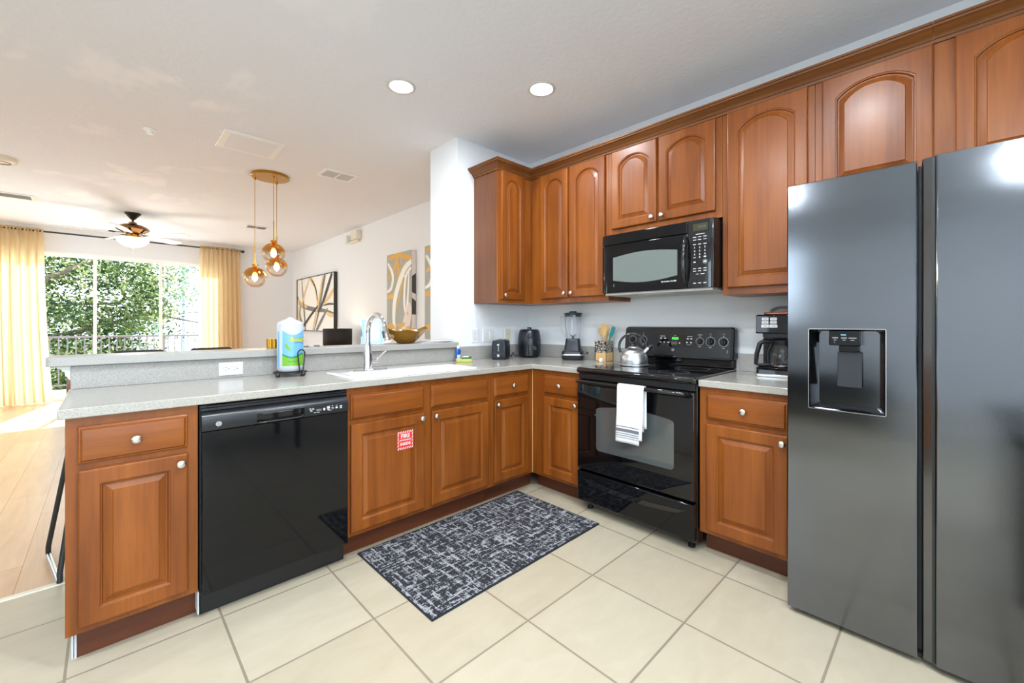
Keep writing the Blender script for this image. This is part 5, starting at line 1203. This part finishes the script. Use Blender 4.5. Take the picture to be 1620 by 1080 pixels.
def gold_canvas(y0, label, Wp, sd):
    Hp = 1.12; t = thing('painting', label, 'painting', (-.032, y0, 1.02), RW, 'tall grey canvases')
    m = MB(); m.box(0, Wp, -.062, -.004, 0, Hp, 0); S_ = lambda x, z: (x * Wp, z * Hp); y = -.0635
    st = [([S_(.05,.95), S_(.5,.97), S_(1,.90)], .03, .04, 3), ([S_(.45,.97), S_(.3,.8), S_(.05,.72)], .04, .03, 3), ([S_(.42,.95), S_(.52,.7), S_(.35,.52), S_(.02,.48)], .03, .05, 3), ([S_(.6,.92), S_(.66,.7), S_(.55,.5), S_(.4,.34)], .025, .015, 3),
          ([S_(.05,.9), S_(.25,.75), S_(.2,.6), S_(.02,.55)], .03, .03, 2), ([S_(1,.87), S_(.7,.78), S_(.38,.5), S_(.30,.25), S_(.36,0)], .05, .05, 2), ([S_(.98,.80), S_(.78,.7), S_(.72,.4), S_(.85,.2), S_(.9,.1)], .03, .02, 2), ([S_(.9,.75), S_(.86,.5), S_(.8,.3), S_(.55,0)], .02, .03, 2),
          ([S_(.6,.78), S_(.75,.7), S_(.8,.66)], .012, .01, 2), ([S_(1,.38), S_(.9,.3), S_(.8,.12), S_(.75,0)], .09, .07, 4), ([S_(0,.10), S_(.2,.14), S_(.35,.1)], .04, .03, 3), ([S_(.4,.16), S_(.6,.14), S_(.75,.17)], .02, .03, 3), ([S_(.78,.08), S_(.88,.10), S_(1,.06)], .04, .04, 3), ([S_(.84,.3), S_(.88,.26)], .015, .01, 3)]
    for i, (p, a, b2, mi) in enumerate(st): stroke(m, p, a, b2, mi, y - .0003 * i)
    clipx(m, 0, Wp, 0, Hp)
    yy = 0.0004   # wrapped side of the canvas, painted too
    m.add([(Wp + yy, -.062, .30), (Wp + yy, -.004, .30), (Wp + yy, -.004, Hp * .42), (Wp + yy, -.062, Hp * .46)], [(0, 1, 2, 3)], 5)
    m.add([(Wp + yy, -.062, Hp*.52), (Wp + yy, -.004, Hp*.50), (Wp + yy, -.004, Hp * .74), (Wp + yy, -.062, Hp * .70)], [(0, 1, 2, 3)], 5)
    m.add([(Wp + yy, -.062, .0), (Wp + yy, -.004, .0), (Wp + yy, -.004, .30), (Wp + yy, -.062, .30), (Wp + yy, -.062, Hp*.46), (Wp + yy, -.004, Hp*.42), (Wp + yy, -.004, Hp*.50), (Wp + yy, -.062, Hp*.52), (Wp + yy, -.062, Hp*.70), (Wp + yy, -.004, Hp*.74), (Wp + yy, -.004, Hp), (Wp + yy, -.062, Hp)], [(0,1,2,3), (4,5,6,7), (8,9,10,11)], 4)
    m.obj('canvas', ['canvas_grey', 'canvas_cream', 'stroke_white', 'stroke_ochre', 'stroke_pink', 'stroke_dark'], t, smooth=0); return t
gold_canvas(2.62, 'tall grey canvas with gold and white loops above the gold bowl', .655, 1)
gold_canvas(1.665, 'second tall grey and gold canvas, only its edge showing beside the wall stub', .655, 2)

# sideboard with lamp
t = thing('sideboard', 'low wooden sideboard against the living room wall carrying the black lamp', 'sideboard', (-.24, 3.72, 0), RW)
m = MB(); m.box(-.60, .60, -.19, .18, .10, .72); m.box(-.62, .62, -.205, .19, .72, .745); m.obj('body', 'walnut', t, bevel=.004)
for s in (-1, 1):
    m = MB(); m.box(s*.30 - .285, s*.30 + .285, -.205, -.19, .12, .70); m.obj('door', 'walnut', t, bevel=.003)
    for q in (-1, 1): m = MB(); m.cyl((s*.54, q*.13, 0), (s*.54, q*.13, .10), .014, .022); m.obj('leg', 'walnut', t)
t = thing('table_lamp', 'table lamp with a black drum shade lit from inside, showing above the bar ledge', 'table lamp', (-.36, 3.66, .745))
m = MB(); m.lathe([(.07, 0), (.07, .012), (.02, .02), (.012, .05), (.012, .13), (.018, .15)], n=24); m.obj('base', 'brass', t, smooth=40)
m = MB(); m.lathe([(.205, .135), (.205, .385)], n=48, cap0=False, cap1=False); sh = m.obj('lamp_shade', 'shade_black', t, smooth=60); s = sh.modifiers.new('thick', 'SOLIDIFY'); s.thickness = .003
m = MB(); m.lathe([(.196, .15), (.196, .375)], n=48, cap0=False, cap1=False); m.obj('shade_lining', 'shade_glow', t, smooth=60)
m = MB(); m.cyl((0, 0, .15), (0, 0, .40), .004); m.sphere((0, 0, .405), .010, 12, 8); m.tube([(-.2, 0, .375), (.2, 0, .375)], .003, 6); m.tube([(0, -.2, .375), (0, .2, .375)], .003, 6); m.obj('finial', 'brass', t)
light('shade_light', 'POINT', (-.36, 3.66, .745 + .28), 1.6, (1, .82, .55), .04)

# dining chairs beyond the bar
def chair(loc, label, rz=0):
    t = thing('dining_chair', label, 'chair', loc, rz, 'black dining chairs beyond the bar')
    for s in (-1, 1):
        for q in (-1, 1):
            m = MB(); m.tube([(s*.20, q*.20, 0), (s*.175, q*.175, .44)], .013, 10); m.obj('leg', 'chair_black', t)
        m = MB(); m.tube([(s*.170, .185, .44), (s*.165, .235, .90)], .011, 10); m.obj('back_post', 'chair_black', t)
    m = MB(); m.prism(rrect(-.215, .215, -.21, .21, .05), 'z', .44, .475); m.obj('seat', 'chair_black', t, bevel=.010, seg=3)
    m = MB()
    m.rings([[(x, .235 + .03 * ((x / .185) ** 2) * -1 + dy + (z - .70) * .11, z) for x, z in [(x0, z0) for x0, z0 in ((a, b2) for a, b2 in rrect(-.185, .185, .66, .955, .04, 5))]] for dy in (0, .022)]); m.obj('backrest', 'chair_black', t, bevel=.005, smooth=40)
    return t
c0 = chair((-2.640, 2.35, 0), 'black dining chair whose back shows above the bar ledge, nearer the left end')
dup(c0, (-2.075, 2.38, 0), 0.0, 'black dining chair whose back shows above the bar ledge, in front of the right curtain')

# bar stool at the end of the peninsula
t = thing('bar_stool', 'wooden shell bar stool on a black sled frame behind the free end of the peninsula', 'bar stool', (-2.850, .350, 0), .157)
for s in (-1, 1):
    m = MB(); fx = s * .205; pts = [(s*.115, -.10, .70), (fx, -.205, .05), (fx, -.215, .018), (fx, -.195, .0105), (fx, .175, .0105), (fx, .195, .018), (fx, .19, .05), (s*.115, .13, .70)]
    m.tube(pts[0:4], .0105, 10); m.tube(pts[4:8], .0105, 10); lg = m.obj('sled_leg', 'chair_black', t, smooth=60)
    m = MB(); m.tube([pts[3], pts[4]], .0105, 10); m.obj('foot_bar', 'brushed_nickel', lg, smooth=60)
m = MB(); m.box(-.12, .12, -.11, .14, .695, .705); m.obj('seat_plate', 'chair_black', t)
m = MB()
def shell(i, j):
    x = (i - .5) * 2
    if j < .5: k = j / .5; y, z = -.20 + .36 * k, .725 + .004 * math.sin(k * 3)
    else: k = (j - .5) / .5; y, z = .16 + .12 * math.sin(k * PI / 2) + .04 * k, .725 + .24 * k ** 1.3
    w = .200 - .05 * max(0, j - .6) - (.03 if j < .06 else 0)
    return (.035 + x * w * .86, y - .07 * x * x * max(0, (j - .4)), z + .030 * x * x * (1 if j < .5 else 1 - .5 * k))
m.grid(shell, 16, 22); sh = m.obj('shell_seat', 'walnut', t, smooth=80); s_ = sh.modifiers.new('thick', 'SOLIDIFY'); s_.thickness = .012

# ------------------------------------------------------------------ table and stool behind the viewer (seen only in the refrigerator door)
t = thing('side_table', 'dark square table reflected in the refrigerator door', 'table', (-1.95, -3.30, 0))
m = MB(); m.box(-.48, .48, -.40, .40, .715, .75); m.obj('tabletop', 'chair_black', t, bevel=.006)
for sx_ in (-1, 1):
    for sy_ in (-1, 1): m = MB(); m.box(sx_*.42 - .02, sx_*.42 + .02, sy_*.34 - .02, sy_*.34 + .02, 0, .715); m.obj('leg', 'chair_black', t)
t = thing('dark_sofa', 'low dark sofa along the side wall behind the viewer', 'sofa', (-5.35, -1.2, 0), PI / 2)
m = MB(); m.box(-.95, .95, -.42, .42, .06, .40); m.obj('base', 'chair_black', t, bevel=.03, seg=3); m = MB(); m.box(-.95, .95, .22, .46, .40, .68); m.obj('backrest', 'chair_black', t, bevel=.05, seg=3)
for s in (-1, 1): m = MB(); m.box(s*.95 - .09, s*.95 + .09, -.42, .46, .10, .58); m.obj('armrest', 'chair_black', t, bevel=.03, seg=3)

# ------------------------------------------------------------------ balcony and outside
slab('balcony_floor', -6.2, .2, 7.0, 8.75, -.16, -.03, 'balcony_slab', 'pale balcony slab')
t = thing('balcony_railing', 'dusty pink metal balcony railing with bowed balusters outside the patio door', 'railing', (-2.6, 8.60, -.03))
m = MB(); m.box(-3.2, 2.4, -.025, .025, .965, 1.0); m.obj('top_rail', 'rail_paint', t, bevel=.004)
m = MB(); m.box(-3.2, 2.4, -.015, .015, .08, .105); m.obj('bottom_rail', 'rail_paint', t, bevel=.003)
first = None
for k in range(50):
    x = -3.14 + .1115 * k
    if first is None:
        m = MB(); m.tube([(0, 0, .10), (0, -.015, .25), (0, -.055, .42), (0, -.045, .58), (0, -.012, .75), (0, 0, .97)], .0095, 8); first = m.obj('baluster', 'rail_paint', t, smooth=60); first.location = (x, 0, 0)
    else:
        c = first.copy(); COL.objects.link(c); c.parent = t; c.location = (x, 0, 0)
for x in (-3.18, -1.3, .58, 2.36): m = MB(); m.box(x - .02, x + .02, -.02, .02, 0, .99); m.obj('post', 'rail_paint', t, bevel=.003)
m = MB(); m.box(-60, 60, -60, 140, -3.6, -3.4); struct(m.obj('ground', 'ground_pale', smooth=0), 'pale sunlit ground beyond the balcony')

def tree(name, label, loc, crown, nleaf, lsize, mats, branches, seed, group='trees beyond the balcony'):
    random.seed(seed); t = thing(name, label, 'tree', loc, 0, group)
    m = MB()
    for b_ in branches: m.tube(b_[0], b_[1], 8)
    m.obj('trunk', 'bark', t, smooth=60)
    m = MB()
    cl = []
    for (cx, cy, cz, rx, ry, rz_, cnt) in crown:
        for _ in range(cnt):
            while True:
                p = Vector((random.uniform(-1, 1), random.uniform(-1, 1), random.uniform(-1, 1)))
                if .25 < p.length < 1: break
            cl.append((cx + p.x*rx, cy + p.y*ry, cz + p.z*rz_))
    per = max(1, nleaf // len(cl))
    for c in cl:
        base_mi = random.randrange(len(mats)) 
        for _ in range(per):
            g = [random.gauss(0, 1) for _ in range(3)]
            p = Vector((c[0] + g[0]*.24, c[1] + g[1]*.24, c[2] + g[2]*.15))
            s = lsize * random.uniform(.6, 1.25)
            d = Vector((random.gauss(0, 1), random.gauss(0, 1), random.gauss(0, .7))).normalized(); e_ = d.cross(Vector((random.gauss(0, 1), random.gauss(0, 1), random.gauss(0, 1)))).normalized()
            m.add([tuple(p - d*s), tuple(p + e_*s*.42), tuple(p + d*s), tuple(p - e_*s*.42)], [(0, 1, 2, 3)], base_mi if random.random() < .7 else random.randrange(len(mats)))
    m.obj('foliage', mats, t, smooth=0); return t
G = -3.4
tree('oak_tree', 'large leafy oak with a thick slanting branch filling the left and middle door panes', (-5.0, 13.2, G),
     [(.4, .5, 4.6, 2.1, 1.6, 1.5, 90), (1.9, 0, 5.2, 1.5, 1.4, 1.6, 110), (1.2, -.6, 3.2, 2.4, 1.2, 1.3, 110), (2.9, .3, 4.6, .9, 1.3, 1.5, 36), (2.4, -.3, 2.8, 1.4, 1.2, 1.1, 50), (.2, .3, 6.6, 3.2, 1.5, 1.0, 50), (3.4, .4, 6.3, .9, 1.0, .6, 14), (.6, -.2, 2.0, 1.6, 1.0, .9, 26)],
     38000, .060, ['leaf_0', 'leaf_1', 'leaf_2', 'leaf_3'],
     [([(.0, 0, 0), (.1, 0, 2.5), (.2, 0, 4.6), (.0, 0, 6.5)], [.26, .20, .15, .08]), ([(.15, -.1, 4.8), (.9, -.6, 5.6), (1.7, -.8, 6.1), (2.6, -.6, 6.7)], [.13, .085, .06, .03]), ([(.2, 0, 4.0), (1.6, -.2, 4.4), (3.0, 0, 4.9), (4.3, .2, 4.6)], [.10, .06, .04, .015]),
      ([(.15, 0, 5.0), (1.0, .2, 5.1), (2.2, .3, 5.15), (3.2, .3, 5.6)], [.07, .04, .03, .012]), ([(.1, 0, 3.4), (.9, -.4, 3.0), (1.7, -.7, 2.6), (2.4, -.8, 2.0)], [.09, .05, .035, .01])], 21)
tree('slender_tree', 'thin-branched pale tree reaching in from the side of the right-hand door pane', (.5, 12.2, G),
     [(-1.3, 0, 5.3, .9, .8, .55, 9), (-.9, .1, 4.1, .6, .6, .6, 10), (-1.6, .1, 6.4, 1.0, .7, .5, 8), (-.5, 0, 3.2, .8, .7, .7, 14), (-2.2, 0, 2.9, .9, .6, .35, 8)],
     4500, .055, ['leaf_2', 'leaf_4'], [([(0, 0, 0), (-.1, 0, 3), (-.25, 0, 5), (-.5, 0, 7.5)], [.16, .12, .08, .03]), ([(-.2, 0, 4.9), (-.9, 0, 5.7), (-1.7, 0, 6.3)], [.05, .03, .01]), ([(-.15, 0, 4.2), (-1.0, 0, 5.0), (-2.2, .1, 4.85)], [.045, .025, .008]), ([(-.1, 0, 3.2), (-.9, 0, 3.6), (-1.8, 0, 4.3)], [.04, .02, .008])], 5)
for i, (x, y, s, lb_) in enumerate(((-7.6, 20, 1.0, 'bushy green tree farther back behind the oak, toward the left curtain'), (-4.2, 22, .95, 'bushy green tree farther back behind the oak, behind the middle pane'), (1.6, 26, .62, 'low pale green tree far back behind the right-hand pane'), (5.4, 30, .8, 'distant pale green tree behind the right curtain'))):
    tree('bushy_tree', lb_, (x, y, G), [(0, 0, 3.0*s, 2.4*s, 1.8*s, 1.9*s, 45), (.5, 0, 1.6*s, 2.6*s, 1.5*s, 1.2*s, 30)], 4200, .10, ['leaf_1', 'leaf_2', 'leaf_0'] if i < 2 else ['leaf_4', 'leaf_2'], [([(0, 0, 0), (.1, 0, 3*s), (0, 0, 4*s)], [.2, .1, .05])], 31 + i)
for i, (x, y, w, h, lb_) in enumerate(((.3, 60, 4.2, 5.0, 'small white building far beyond the trees in the middle pane'),)):
    t = thing('building', lb_, 'building', (x, y, G)); m = MB(); m.box(-w/2, w/2, 0, 5, 0, h); m.obj('walls', 'far_wall', t, smooth=0)
    m = MB(); m.prism([(-w/2 - .3, h), (w/2 + .3, h), (w/2 - 1, h + 1.0), (-w/2 + 1, h + 1.0)], 'y', -.3, 5.3); m.obj('roof', 'vent_grey', t, smooth=0)
    for k in range(2): m = MB(); m.box(-w/2 + .5 + k*2.0, -w/2 + 1.6 + k*2.0, -.03, 0, 3.4, 4.4); m.obj('window', 'lamp_post_grey', t, smooth=0)
t = thing('street_lamp', 'tall grey parking lot lamp post seen through the right-hand door pane', 'lamp post', (1.52, 40, G))
m = MB(); m.cyl((0, 0, 0), (0, 0, 13.3), .11, .08, 12); m.obj('pole', 'lamp_post_grey', t)
m = MB(); m.box(-.45, .45, -.25, .25, 13.3, 13.5); m.obj('lamp_head', 'lamp_post_grey', t, bevel=.05)
